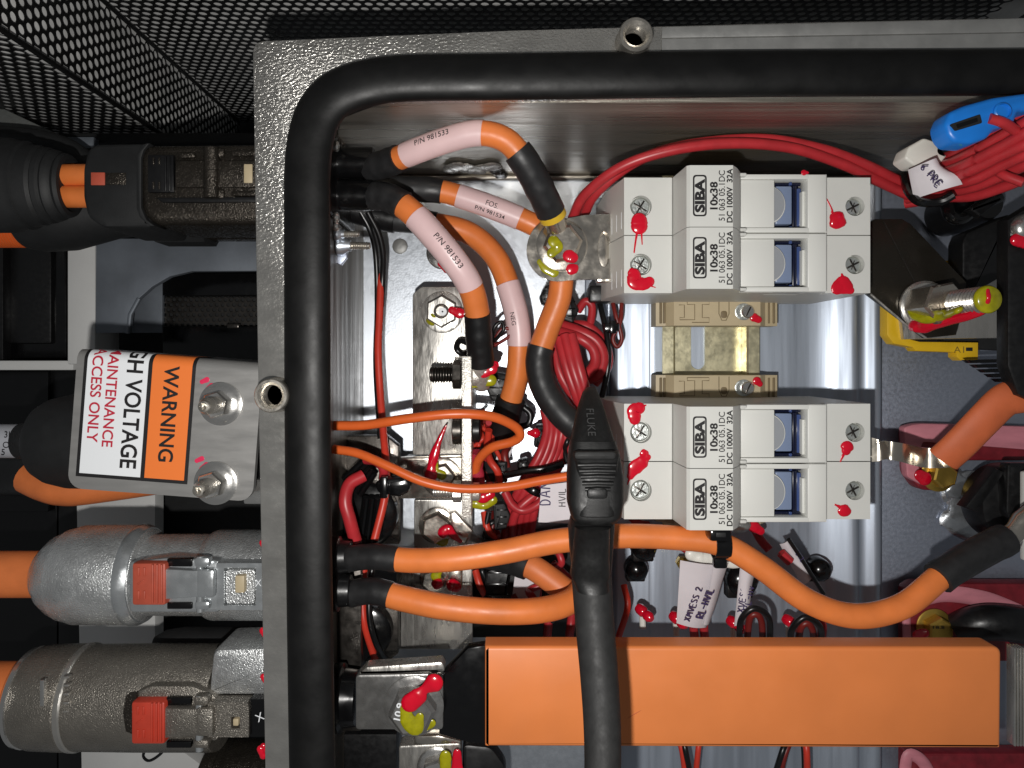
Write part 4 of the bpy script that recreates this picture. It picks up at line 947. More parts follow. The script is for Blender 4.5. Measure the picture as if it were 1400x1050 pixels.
# ================================================================ test probe
o = thing('test_probe', 'black ribbed test probe and lead hanging over the lower fuse holders and orange cover', 'probe', P(815, 660, 75))
def sect(rows, e=0.55):
    """rows: (py, left px, right px, z centre, half thickness mm)"""
    V, F = [], []; n = 20
    for (py, xl, xr, z, ht) in rows:
        c = P((xl+xr)/2, py, z); hw = (xr-xl)/2*q(z)
        for k in range(n):
            a = 2*PI*k/n; ca, sa = math.cos(a), math.sin(a)
            V.append((c[0]+hw*math.copysign(abs(ca)**e, ca), c[1], c[2]+ht*math.copysign(abs(sa)**e, sa)))
    m = len(rows)
    for i in range(m-1):
        for k in range(n): F.append((i*n+k, i*n+(k+1) % n, (i+1)*n+(k+1) % n, (i+1)*n+k))
    F.append(tuple(range(n-1, -1, -1))); F.append(tuple(range((m-1)*n, m*n)))
    return V, F
mk('nose', sect([(529, 803, 814, 78, 1.5), (536, 797, 817, 80, 2.5), (560, 789, 826, 84, 4), (598, 781, 838, 88, 5.0), (601, 780, 839, 88.3, 5.2)]), 'probe_black', o, 60)
mk('grip', sect([(601, 779.5, 840, 88.6, 5.4), (620, 777, 846, 89.5, 5.8), (650, 775, 851, 91, 6.2), (685, 775, 851, 93, 6.0), (704, 780, 848, 94, 5.4), (712, 785, 842, 94, 4.6)]), 'probe_black', o, 60)
mk('grip_pad', sect([(615, 784, 845, 92.5, 3.6), (622, 783, 846, 94.2, 3.9), (632, 786, 845, 94.4, 2.6), (660, 789, 842, 94.6, 2.8), (690, 790, 841, 96.0, 3.2), (703, 790, 840, 97, 3.0), (708, 794, 838, 96, 1.8)]), 'probe_black', o, 60)
for k, (yy, a, b_) in enumerate(((636, 790, 842), (644, 792, 841), (652, 794, 840), (661, 796, 838), (669, 800, 834))):
    mk('grip_rib', tube([P(a, yy, 97.0+.22*k), P((a+b_)/2, yy-.6, 97.5+.22*k), P(b_, yy, 97.0+.22*k)], 0.55, 8), 'probe_black', o, 60)
mk('grip_bar', pbox(785, 843, 617, 629, 98.4, 2.4, 1.0), 'lead_black', o)
mk('grip_stop', pbox(803, 831, 668, 683, 99.2, 2.5, .8), 'probe_black', o)
ft = place2d(textshape('FLUKE', 2.0, 6.6, 0.0), *P(808, 577, 90.5)[:2], 0, -PI/2)
yy0 = P(0, 560, 88.2)[1]; yy1 = P(0, 598, 93.2)[1]
mk('lettering', ([(v[0], v[1], 88.25+5.0*(v[1]-yy0)/(yy1-yy0)) for v in ft[0]], ft[1]), 'emboss_grey', o)
mk('neck', sect([(708, 780, 839, 92, 5.2), (722, 777, 839, 94, 5.4), (750, 778.5, 837, 97, 5.2), (775, 781, 835, 100, 4.6), (800, 785, 834, 103, 3.6), (820, 790, 833, 105, 2.2)]), 'probe_black', o, 60)
mk('strain_relief', sect([(720, 786, 834, 98.5, 4.6), (760, 782, 833, 102, 5.0), (779, 780, 834, 104, 5.4), (785, 779, 834, 105, 5.6), (791, 782, 832, 106, 5.0), (798, 785, 832, 107, 4.6), (806, 788, 833, 107.4, 4.4)], .85), 'probe_black', o, 60)
lead = [(809, 790, 105), (813, 850, 108), (819, 920, 112), (823, 985, 116), (824, 1050, 120), (822, 1130, 126)]
pth, us_ = catmull([P(*c) for c in lead], 10)
mk('lead', tube(pth, [4.8-1.0*i/len(pth) for i in range(len(pth))], 24), 'lead_black', o, 60)

# ================================================================ tags, small wire loops in front of the orange cover
def tagsheet(px, zs_, curl=0.0):
    a = [Vector(P(x, y, z)) for (x, y), z in zip(px, zs_)]
    V, F = [], []; n = 8
    for i in range(n+1):
        for j in range(n+1):
            u, v = i/n, j/n
            p = (a[0]*(1-u)+a[1]*u)*(1-v)+(a[3]*(1-u)+a[2]*u)*v
            p = p+Vector((0, 0, curl*(math.sin(PI*u)-0.3*math.sin(2*PI*v)*u))); V.append(tuple(p))
    k = n+1
    for i in range(n):
        for j in range(n): F.append((i*k+j, (i+1)*k+j, (i+1)*k+j+1, i*k+j+1))
    V2 = [(x, y, z-.25) for x, y, z in V]; m = len(V); F2 = [tuple(m+i for i in f[::-1]) for f in F]
    rim = [i*k for i in range(k)]+[n*k+j for j in range(1, k)]+[i*k+n for i in range(n-1, -1, -1)]+[j for j in range(n-1, 0, -1)]
    F3 = [(rim[i], m+rim[i], m+rim[(i+1) % len(rim)], rim[(i+1) % len(rim)]) for i in range(len(rim))]
    return V+V2, F+F2+F3
o = thing('paper_tag', 'large white folded tag with purple handwriting under the long orange cable', 'tag', P(950, 800, 30))
mk('paper', tagsheet([(930, 766), (994, 772), (966, 858), (925, 852)], [52, 50, 42, 44], 2.0), 'paper_label', o, 60)
mk('fold', tagsheet([(976, 772), (996, 770), (970, 852), (962, 854)], [54, 50, 41, 45], 1.0), 'paper_label', o, 60)
ang = math.radians(76)
h1, L1 = handwriting('XMVESS 2', 1.95, .16); mk('handwriting', move(xform(h1, Matrix.Rotation(ang, 4, 'Z') @ Matrix.Rotation(math.radians(18), 4, 'Y').inverted()), P(943, 850, 48.6)), 'ink_purple', o)
h1, L1 = handwriting('RL-HVIL', 2.2, .2); mk('handwriting', move(xform(h1, Matrix.Rotation(ang, 4, 'Z') @ Matrix.Rotation(math.radians(18), 4, 'Y').inverted()), P(961, 846, 49.2)), 'ink_purple', o)
o = thing('paper_tag', 'narrow curled white tag with handwriting right of the large folded tag', 'tag', P(1020, 810, 30))
mk('paper', tagsheet([(1012, 776), (1032, 786), (1022, 842), (1004, 856)], [48, 46, 42, 42], 2.0), 'paper_label', o, 60)
h1, L1 = handwriting('XVESS', 2.0, .15); mk('handwriting', move(rotz(h1, math.radians(80)), P(1016, 838, 46.5)), 'ink_purple', o)
h1, L1 = handwriting('RL-HV', 2.0, .15); mk('handwriting', move(rotz(h1, math.radians(80)), P(1025, 834, 46.5)), 'ink_purple', o)
o = thing('paper_tag', 'white tag loop edged black behind the falling part of the long orange cable', 'tag', P(1080, 760, 30))
mk('paper', tagsheet([(1066, 744), (1078, 738), (1110, 790), (1096, 800)], [38, 40, 36, 34], 1.0), 'paper_label', o, 60)
mk('edge', tube([P(1078, 737, 41), P(1092, 758, 40), P(1112, 790, 37), P(1126, 812, 34)], 0.7, 8), 'black_wire', o)
mk('red_end', tube([P(1068, 756, 40), P(1080, 768, 40)], 1.6, 10), 'red_wire', o)
h1, L1 = handwriting('LVL', 1.6, .15); mk('handwriting', move(rotz(h1, math.radians(-58)), P(1088, 757, 40.2)), 'ink_purple', o)
solo('nylon_plug', blob([(945, 758, 8), (958, 764, 10), (972, 764, 9), (1000, 770, 7), (1022, 770, 6)], 48, .6), 'white_nylon', 'white nylon plug peeping under the cable tie', 'plug')
solo('brass_bolt', lathe([(2.4, 0), (2.4, 2.4), (1.8, 3)], P(932, 768, 18), (0, 0, 1), 6), 'gold_bolt', 'small brass bolt left of the large folded tag', 'bolt')
for (cx, cy, r, z, lab) in ((1010, 790, 22, 30, 'black round clip between the two handwritten tags'), (1115, 775, 16, 24, 'black round clip behind the falling orange cable'), (878, 745, 18, 26, 'black round clip right of the test probe below the long cable'), (868, 775, 16, 22, 'lower black round clip beside the test lead')):
    s_ = thing('round_clip', lab, 'clip', P(cx, cy, z-8))
    rr = r*q(z)
    mk('dome', lathe([(rr, 0), (rr, 3), (rr*.9, 5), (rr*.5, 6.4), (.3, 6.8)], P(cx, cy, z-7), (0, 0, 1), 28), 'black_gloss', s_, 50)
    mk('foot', pbox(cx-r*.7, cx+r*.9, cy+r*.3, cy+r*1.3, z-3, 5, .6), 'black_plastic', s_)
for (cx, lab) in ((1035, 'left'), (1105, 'right')):
    y0 = 868; k = 0 if cx == 1035 else 12
    wire('loop_wire', 'black wire loop over the orange cover edge, %s one' % lab, [(cx-24, 880, 40), (cx-22, 848+k, 46), (cx-4, 832+k, 48), (cx+16, 845+k, 46), (cx+18, 880, 40)], 4.2, 'black_wire')
    wire('loop_wire', 'red brown wire loop inside the %s black loop' % lab, [(cx-14, 880, 38), (cx-10, 846+k, 43), (cx-1, 840+k, 44), (cx+6, 850+k, 43), (cx+8, 880, 38)], 4.6, 'dark_red_wire')
for (cx, cy, lab) in ((922, 844, 'left of the large tag'), (1000, 850, 'left of the left black loop'), (1076, 848, 'left of the right black loop'), (876, 834, 'on a thin pin right of the test lead')):
    s_ = thing('crimp_cap', 'small red end cap ' + lab, 'cap', P(cx, cy, 24))
    mk('cap', lathe([(1.5, 0), (1.9, 1), (1.9, 3), (1.4, 3.6), (1.8, 4.4), (1.8, 6), (1.0, 7)], P(cx-4, cy-4, 26), (.55, -.35, .75), 16), 'paint_red', s_, 50)
    mk('stem', tube([P(cx+2, cy+6, 22), P(cx+3, cy+26, 24)], 1.1, 10), 'white_nylon', s_)
for k, (pts, m, lab) in enumerate((([(948, 856, 40), (950, 875, 38), (952, 890, 36)], 'red_wire', 'left of two red wires under the large tag'), ([(962, 856, 40), (964, 875, 38), (966, 890, 36)], 'red_wire', 'right of two red wires under the large tag'),
      ([(1118, 838, 30), (1124, 856, 32), (1122, 880, 30)], 'red_wire', 'red wire behind the cable right of the loops'), ([(1030, 720, 20), (1040, 738, 22), (1052, 752, 24)], 'red_wire', 'red wire under the lowest fuse holder corner'),
      ([(918, 735, 24), (940, 752, 28), (960, 760, 30)], 'red_wire', 'red wire entering the white nylon plug'),
      ([(853, 800, 30), (858, 830, 34), (846, 870, 30)], 'red_orange_wire', 'red wire just right of the test lead above the cover'),
      ([(862, 705, 20), (872, 715, 22), (885, 718, 20)], 'red_wire', 'red wire end under the lowest fuse holder left side'),
      ([(800, 282, 32), (784, 300, 30), (770, 330, 24)], 'red_wire', 'tail of the red pair behind the link plate'))):
    wire('signal_wire', lab, pts, 6 if m == 'red_wire' else 4.5, m)
wire('signal_wire', 'black wire running down the floor below the orange cover, left', [(934, 1010, 30), (938, 1030, 32), (946, 1070, 30)], 4, 'black_wire')
wire('signal_wire', 'red wire running down the floor below the orange cover, left', [(928, 1010, 30), (933, 1030, 31), (938, 1070, 30)], 4, 'red_orange_wire')
wire('signal_wire', 'second red wire just right of the black one below the cover', [(956, 1010, 30), (954, 1030, 31), (950, 1070, 30)], 4, 'red_orange_wire')
wire('signal_wire', 'black wire slanting below the orange cover, middle', [(1076, 1010, 30), (1068, 1032, 32), (1056, 1070, 30)], 4, 'black_wire')
wire('signal_wire', 'red wire beside the slanting black one below the cover', [(1082, 1010, 29), (1073, 1032, 31), (1064, 1070, 30)], 4, 'dark_red_wire')
wire('signal_wire', 'straight red wire below the middle of the orange cover', [(1101, 1010, 30), (1103, 1030, 32), (1104, 1070, 30)], 4.5, 'red_orange_wire')
wire('signal_wire', 'straight black wire touching the straight red one below the cover', [(1096, 1010, 29), (1098, 1030, 30), (1099, 1070, 29)], 2.5, 'black_wire')

# ================================================================ red pair over the fuses and the coil at the top right
wire('signal_wire', 'front red wire arching over the upper fuse holders', [(782, 300, 40), (800, 266, 48), (850, 228, 56), (920, 205, 60), (1000, 196, 60), (1080, 202, 58), (1150, 224, 54), (1210, 252, 48), (1262, 276, 44)], 7.2, 'red_wire')
wire('signal_wire', 'rear red wire arching over the upper fuse holders', [(796, 300, 34), (815, 264, 44), (870, 221, 52), (940, 198, 55), (1040, 190, 56), (1120, 203, 55), (1180, 224, 52), (1230, 248, 47), (1270, 268, 42)], 7.0, 'red_wire')
cg = 'red wires coiled at the top right'
cl = 'red wire of the coil in the top right corner'
for k, (a, b_, c_, d_) in enumerate(((214, 196, 172, 150), (224, 208, 186, 164), (234, 220, 200, 178), (244, 232, 212, 194), (254, 246, 226, 208), (264, 256, 240, 222), (270, 268, 256, 240))):
    dz = (0, 5, 8, 9, 7, 3, -2)[k]
    up = (7-k)*1.0
    wire('coil_wire', '%s red wire of the top right coil counting down from the blue connector' % ('first', 'second', 'third', 'fourth', 'fifth', 'sixth', 'seventh')[k], [(1250-2*k, a+8, 42+dz*.6), (1290, a+(2 if k < 4 else 0), 50+dz+up), (1330, b_, 58+dz+2*up), (1370, c_, 66+dz+2.4*up), (1410, d_, 74+dz+2.4*up), (1450, d_-14, 80+2.4*up)], 7.6, 'red_wire', 'wire', cg)
wire('coil_wire', 'short red wire ending in the blue connector', [(1388, 178, 92), (1372, 168, 94), (1352, 162, 94)], 7, 'red_wire')
wire('coil_wire', 'red wire crossing the coil aslant', [(1362, 232, 76), (1374, 240, 79), (1400, 250, 82)], 6.5, 'red_wire')
o = thing('blue_connector', 'bright blue splicing connector with a dark slot at the right edge', 'connector', P(1340, 165, 84))
bl_ = [(1293, 168), (1300, 152), (1320, 143), (1360, 132), (1420, 124), (1420, 150), (1394, 152), (1388, 168), (1362, 176), (1352, 188), (1330, 196), (1306, 194), (1297, 184)]
mk('housing', pprism(bl_, 94, 7, 1.2, 1.0), 'blue_plastic', o, 50)
mk('slot', pprism([(1299, 170), (1340, 156), (1343, 168), (1306, 179)], 94.3, 2, 0.3, .4), 'black_matte', o)
mk('slot_tongue', pprism([(1308, 170), (1336, 161), (1337, 166), (1310, 175)], 94.6, 1, 0.2), 'black_gloss', o)
mk('wire_entry', lathe([(2.3, 0), (2.3, 1.0), (1.9, 1.3), (1.8, .6)], P(1368, 154, 93.6), (0, 0, 1), 20), 'blue_plastic', o)
mk('tip', blob([(1304, 189, 5), (1314, 193, 6)], 92, .5), 'green_plastic', o)
o = thing('cable_tie', 'white nylon tie head at the left end of the red coil', 'cable tie', P(1265, 215, 40))
mk('head', pprism([(1237, 216), (1243, 200), (1264, 188), (1287, 196), (1284, 208), (1296, 212), (1286, 224), (1250, 226)], 62, 7, 0.7, 0.8), 'white_nylon', o, 50)
o = thing('paper_tag', 'white curled tag with handwriting wrapped round the red coil', 'tag', P(1265, 250, 44))
tg = tagsheet([(1242, 232), (1280, 216), (1316, 252), (1250, 272)], [64, 70, 70, 62], 3.0)
mk('paper', tg, 'paper_label', o, 60)
h1, L1 = handwriting('6 PRE', 2.1, .15); mk('handwriting', move(rotz(h1, math.radians(-50)), P(1258, 230, 73)), 'ink_purple', o)
solo('cable_tie', tube(catmull([P(1236, 240, 50), P(1242, 262, 58), P(1258, 276, 64), P(1284, 276, 66), P(1304, 266, 68)], 8)[0], 1.3, 10), 'black_gloss', 'black cord tie round the left end of the red coil under the tag', 'cable tie')
o = thing('tie_mount', 'black saddle tie mount on the floor under the red coil', 'mount', P(1300, 295, 6))
mk('post', lathe([(7.6, 0), (7.6, 8), (7.0, 10), (6, 22), (5.2, 24)], P(1290, 296, 4), (0.05, 0.0, 1), 32), 'black_plastic', o)
mk('strap', tube(catmull([P(1294, 282, 46), P(1300, 296, 48), P(1314, 300, 48), P(1334, 286, 48), P(1368, 268, 50)], 6)[0], 1.8, 10, True, 1.2), 'black_gloss', o)
mk('clip', pprism([(1326, 286), (1362, 266), (1372, 272), (1340, 296)], 52, 4, .8, .6), 'black_plastic', o)

# ================================================================ contactor at the right
o = thing('contactor', 'black contactor with a yellow terminal frame at the right edge', 'contactor', P(1360, 400, 3))
mk('housing', pprism([(1378, 300), (1440, 262), (1440, 560), (1392, 540), (1378, 500)], 62, 5, 1.0), 'black_plastic', o)
mk('shroud', pprism([(1316, 330), (1322, 318), (1382, 292), (1382, 372), (1330, 402), (1316, 380)], 34, 8, 1.0, 1.0), 'black_plastic', o)
mk('shelf', pprism([(1290, 400), (1384, 372), (1384, 480), (1345, 478), (1290, 470)], 20, 4, .8), 'black_matte', o)
for k in range(5):
    mk('rib', pprism([(1322+10*k, 492+6.5*k), (1410, 490+6.5*k), (1410, 494.5+6.5*k), (1328+10*k, 496.5+6.5*k)], 36-k, 3, .4), 'black_gloss', o)
yf = [(1205, 372), (1222, 366), (1222, 356), (1338, 356), (1338, 363), (1232, 364), (1227, 400), (1226, 444), (1234, 463), (1250, 467), (1338, 468), (1338, 490), (1334, 493), (1306, 493), (1300, 488), (1300, 482), (1244, 480), (1240, 475), (1214, 470), (1205, 458)]
mk('terminal_frame', pprism([(min(1338, x+8), y) for x, y in yf], 26, 5, 0.5), 'yellow_plastic', o)
mk('frame_slot', pbox(1321, 1330, 475, 480, 26.2, 2, .1), 'black_matte', o)
mk('terminal_pad', pprism([(1230, 420), (1330, 365), (1376, 372), (1376, 462), (1236, 464)], 28, 5, .4), 'nickel', o)
mk('lettering', place2d(textshape('A1', 2.2, 3.6, .0), *P(1311, 478, 26)[:2], 26.05, 0), 'gold_bolt', o)
sc = mk('screw', lathe([(4.0, 0), (4.2, 1), (3.6, 2.4), (2.0, 3.2), (.3, 3.3)], P(1399, 312, 62), (0, 0, 1), 28), 'chrome', o, 50)
paint(o, [(1390, 328, 9), (1400, 330, 10)], 63.5, flat=.6)
o = thing('tinted_busbar', 'dark tinted angled busbar bolted with a painted stud between fuse and contactor', 'busbar', P(1250, 400, 36))
mk('plate', pprism([(1176, 310), (1198, 299), (1234, 299), (1246, 306), (1322, 386), (1318, 420), (1308, 458), (1268, 462), (1184, 398), (1176, 398)], 42, 3.0, 0.5), 'dark_busbar', o)
mk('bend_line', tube([P(1208, 302, 42.1), P(1232, 350, 42.1), P(1258, 400, 42.1)], .22, 6), 'dark_steel', o)
mk('edge', tube([P(1190, 402, 42), P(1236, 442, 42), P(1266, 462, 42)], .4, 8), 'nickel', o)
mk('washer', lathe([(7.6, 0), (8.0, .4), (8.0, 1.4), (7.2, 2.0), (4, 2.0)], P(1262, 418, 42), (0, 0, 1), 36), 'nickel', o)
nt_ = mk('nut', lathe(hexp(6.8, 12.0), P(1264, 418, 44), (0, 0, 1), 6, .2), 'nickel_bright', o, 20)
ba = P(1272, 418, 44)
mk('threaded_stud', lathe(thread_prof(4.0, 26, 1.5), ba, (0.07, 0, 1), 28), 'stud_steel', o, 25)
tipp = Vector(ba)+Vector((0.07, 0, 1)).normalized()*26
mk('paint_mark', lathe([(3.9, -1.6), (4.1, -.4), (3.5, .5), (.3, .7)], tuple(tipp), (0.07, 0, 1), 24), 'paint_yellow', o, 60)
tp = (tipp.x/q(tipp.z)+CX, CY-tipp.y/q(tipp.z))
paint(o, [(tp[0]-2, tp[1]-12, 3, tipp.z+.5), (tp[0]-1, tp[1], 3, tipp.z+1.2), (tp[0]-8, tp[1]+12, 8, tipp.z-2), (tp[0]-26, tp[1]+22, 6, 64), (1286, 440, 8, 54), (1262, 446, 10, 48), (1250, 445, 9, 45)], 50, 'paint_red', .6)
paint(o, [(1246, 420, 6, 45), (1252, 430, 9, 47), (1268, 434, 9, 52), (1290, 430, 8, 58), (1310, 424, 7, 66)], 50, 'paint_yellow', .6)

# ================================================================ right middle: tab, brown sleeve, insulators, cap
o = thing('twisted_tab', 'shiny curved metal tab leaving the lower fuse holder into an orange brown sleeve', 'busbar', P(1240, 620, 40))
def strip(rows, th=1.2):
    V, F = [], []
    for (px, y0, y1, z) in rows:
        a = P(px, y0, z); b = P(px, y1, z)
        V += [a, b, (b[0], b[1], b[2]-th), (a[0], a[1], a[2]-th)]
    for i in range(len(rows)-1):
        for k in range(4): F.append((4*i+k, 4*i+(k+1) % 4, 4*i+4+(k+1) % 4, 4*i+4+k))
    F += [(3, 2, 1, 0), tuple(4*(len(rows)-1)+k for k in range(4))]
    return V, F
rows = [(1184, 596, 632, 46), (1198, 600, 631, 47), (1206, 604, 629, 47.5), (1211, 603, 628, 49), (1220, 604, 629, 50.5), (1234, 606, 632, 50), (1248, 609, 636, 46.5), (1260, 612, 639, 44), (1272, 613, 640, 44.5), (1290, 612, 640, 48), (1304, 606, 638, 52)]
mk('strap', strip(rows), 'polished_strip', o, 60)
ctr = [(1290, 628, 50), (1312, 608, 53), (1345, 574, 56), (1372, 548, 57), (1392, 542, 57), (1430, 540, 56)]
pth, us_ = catmull([P(*c_) for c_ in ctr], 8)
mk('sleeve', tube(pth, 5.2, 18, True, .55), 'orange_sleeve', o, 60)
def insulator(y0, label, bottom=False):
    z = 12
    o = thing('insulator_plate', label, 'insulator', P(1300, y0+40, 3), 'red moulded insulator plates')
    mk('rim', pprism([(1236, y0+2), (1250, y0-2), (1262, y0-3), (1440, y0+2), (1440, y0+36), (1262, y0+22), (1256, y0+50), (1262, y0+82), (1240, y0+70)], z+.8, 3.5, 0.6, 1.2), 'pink_insulator', o)
    mk('plate', pprism([(1240, y0+4), (1440, y0+5), (1440, y0+48), (1312, y0+48), (1310, y0+74), (1288, y0+90), (1258, y0+88), (1242, y0+66)], z-.6, 6, 1.0, 2.0), 'red_insulator', o)
    return o
o = insulator(582, 'dark red moulded insulator plate with a pink rim beside the twisted tab')
b_ = thing('gold_bolt', 'gold flange bolt with red paint under the twisted tab', 'bolt', P(1278, 648, 12))
bolt(b_, 1282, 648, 12, 17, 'gold_bolt', hh=4.4, washer=1.4); paint(b_, [(1258, 650, 8), (1264, 654, 10)], 17)
z = 12
o = thing('insulator_plate', 'dark red moulded insulator plate with a curved pink band below the black sleeve', 'insulator', P(1300, 840, 3), 'red moulded insulator plates')
mk('plate', pprism([(1240, 806), (1252, 798), (1440, 798), (1440, 905), (1240, 905)], z, 6, 1.0, 1.2), 'red_insulator', o)
pth, us_ = catmull([P(1248, 822, z+.6), P(1290, 812, z+.6), P(1340, 818, z+.6), P(1380, 832, z+.6), P(1440, 860, z+.6)], 8)
mk('band', tube(pth, 3.0, 12, True, .35), 'pink_insulator', o, 60)
mk('rim', tube([P(1241, 806, z), P(1239, 840, z), P(1240, 880, z)], 1.6, 10, True, .6), 'pink_insulator', o, 60)
b_ = thing('gold_bolt', 'gold flange bolt with red paint just above the orange cover', 'bolt', P(1276, 856, 12))
bolt(b_, 1276, 856, 13, 18, 'gold_bolt', hh=4.6, washer=1.35, rot=.5); paint(b_, [(1254, 868, 7), (1264, 866, 7)], 18)
mk('lettering', place2d(textshape('18.8', 1.0, 4, .01), *P(1284, 858, 18.8)[:2], 18.7, 0), 'dark_steel', b_)
solo('black_grommet', tube(catmull([P(1312, 862, 16), P(1340, 852, 20), P(1375, 852, 22), P(1430, 862, 22)], 8)[0], 6.2, 18), 'black_plastic', 'fat black hose curving over the lower red insulator', 'hose')
o = thing('insulator_plate', 'corner of a third red insulator plate at the bottom right edge', 'insulator', P(1300, 1050, 3), 'red moulded insulator plates')
mk('plate', pprism([(1240, 1030), (1440, 1030), (1440, 1150), (1240, 1150)], 10, 6, 1.0, 1.2), 'red_insulator', o)
mk('rim', tube(catmull([P(1236, 1080, 11), P(1240, 1036, 11), P(1252, 1034, 11), P(1266, 1048, 11), P(1280, 1080, 11)], 6)[0], 2.2, 10, True, .5), 'pink_insulator', o, 60)
o = thing('sealed_cover', 'large faceted black cap bedded in silver sealant at the right edge', 'cap', P(1360, 690, 3))
mk('base_ring', lathe([(14.4, 0), (14.4, 6), (13, 9), (12.6, 16)], P(1372, 688, 4), (0, 0, 1), 40), 'black_plastic', o)
mk('cap', lathe([(11.8, 0), (13.6, .6), (13.6, 9), (12.4, 11), (8, 12.2), (.4, 12.4)], P(1364, 684, 20), (0, 0, 1), 40), 'black_plastic', o, 40)
mk('tab', pprism([(1320, 694), (1362, 640), (1374, 646), (1336, 700)], 34, 5, .6), 'black_plastic', o)
mk('shoulder', pprism([(1378, 634), (1440, 634), (1440, 735), (1390, 735), (1376, 700)], 36, 4, 1.0, 1.2), 'black_plastic', o)
mk('sealant', join(ball(P(1330, 690, 4), 11, 12, 2.0, 28, 10, .35, 4), ball(P(1312, 704, 4), 7, 6, 1.8, 24, 10, .5, 9), ball(P(1308, 668, 4), 5.5, 6, 2.2, 24, 10, .5, 2)), 'silver_sealant', o)
solo('white_block', pbox(1402, 1440, 645, 768, 46, 3, 0.8), 'fuse_grey', 'pale grey block just showing at the right edge beside the crimped lug', 'block')
solo('side_block', join(pbox(1390, 1440, 888, 1020, 40, 4, .6), *[pbox(1387+4*k, 1389.5+4*k, 886, 1021, 41, 4, .3) for k in range(4)]), 'nickel', 'ribbed metal block at the right edge beside the orange cover', 'block')

# ================================================================ connectors outside the left wall
def lathe_x(rows, yc, z, m, parent, nm, n=40, sq=None, rot=0):
    """rows: (photo x, radius px) along a horizontal axis at photo row yc, height z"""
    b = P(rows[0][0], yc, z)
    prof = [(r*q(z), P(x, yc, z)[0]-b[0]) for x, r in rows]
    return mk(nm, lathe(prof, b, (1, 0, 0), n, rot, sq), m, parent, 32)
def latch(parent, x0, yc, z, lm, mm, s=1.0, dx=0, with_box=True):
    lt = mk('latch', pbox(x0, x0+46*s, yc-30*s, yc+28*s, z+1.5, 8, 0.8), lm, parent)
    for k in range(3): mk('latch_rib', pbox(x0+26*s+6*k, x0+29.5*s+6*k, yc-28*s, yc+26*s, z+2.1, 2, .3), lm, lt)
    for yy in (-18, 14):
        for xx in (7, 15): mk('latch_rib', pbox(x0+xx*s, x0+(xx+3.5)*s, yc+(yy-6)*s, yc+(yy+6)*s, z+1.9, 1.2, .25), lm, lt)
    mk('latch_mark', rotz(pbox(x0+8*s, x0+20*s, yc-3*s, yc-1*s, z+1.8, 1, .2), .6, P(x0+14*s, yc-2*s, z)[:2]), lm, lt)
    lv = mk('lever', pprism([(x0+45*s, yc-22*s), (x0+84*s, yc-20*s), (x0+106*s, yc-20*s), (x0+106*s, yc+17*s), (x0+84*s, yc+17*s), (x0+45*s, yc+20*s)], z+1.0, 4, .6), mm, parent)
    for ya, yb in ((-36, -25), (24, 33)):
        mk('gap_shade', pbox(x0+48*s, x0+82*s, yc+ya*s, yc+yb*s, z-.6, 2, .3), 'black_gloss', parent)  # black strips paint in the shadow along both sides of the lever
        mk('hinge_lug', pbox(x0+84*s, x0+106*s, yc+(ya-2)*s, yc+(yb+2)*s, z+.9, 4, 1.2), mm, parent)
    mk('lever_step', pbox(x0+88*s, x0+112*s, yc-21*s, yc+18*s, z+1.8, 3, .9), mm, lv)
    mk('hinge_pin', tube([P(x0+94*s, yc-40*s, z-.6), P(x0+94*s, yc+36*s, z-.6)], 1.2*s, 12), 'die_smooth', lv)
    return lv

# silver connector
o = thing('power_connector', 'bright silver cast connector with a dull red latch and orange cable', 'connector', P(200, 785, 20))
Z = 40
lathe_x([(62, 34), (66, 42), (72, 48), (80, 54), (94, 60)], 785, Z, 'die_silver', o, 'nose', 16, None, .2)
lathe_x([(94, 60.5), (108, 64), (112, 65.5), (150, 66), (184, 66), (194, 64), (204, 60), (208, 53)], 785, Z, 'die_silver', o, 'coupling', 48)
lathe_x([(58, 33), (61, 36), (65, 38), (66, 34)], 785, Z, 'chrome', o, 'end_ring', 40)
lathe_x([(206, 53.5), (240, 54), (286, 54), (292, 58), (298, 60), (420, 60)], 785, Z, 'die_silver', o, 'body', 40)
lathe_x([(186, 65.5), (190, 67), (196, 66.5), (203, 63)], 785, Z, 'die_smooth', o, 'lip', 48)
zl = Z+17.0
latch(o, 180, 800, zl, 'latch_red', 'die_smooth', 1.0)
mk('latch_housing', pprism([(176, 768), (230, 762), (300, 766), (300, 838), (176, 838)], zl-1.5, 8, 1.0, 1.5), 'die_smooth', o)
fr = [(296, 770), (420, 770), (420, 834), (296, 834)]
mk('keeper', pprism(fr, zl-.2, 5, .4, 0, [[(306, 776), (350, 776), (350, 828), (306, 828)]]), 'die_smooth', o)
mk('keeper_pad', pprism([(309, 779), (348, 779), (348, 825), (309, 825)], zl-1.6, 4, .6, 1.0), 'die_silver', o)
mk('keeper_tooth', pbox(321, 334, 787, 811, zl+.4, 3, .4), 'beige_plastic', o)
mk('lettering', place2d(textshape('X', 2.0, 1.8, 0), *P(353, 797, zl)[:2], zl-.12, 0), 'sign_white', o)
for yy in (742, 862): paint(o, [(359, yy, 4.5), (362, yy+6, 4)], 72 if yy < 800 else 70, 'paint_red', .7)
c = lathe_x([(-80, 31), (64, 31)], 785, Z, 'orange_deep', o, 'cable')

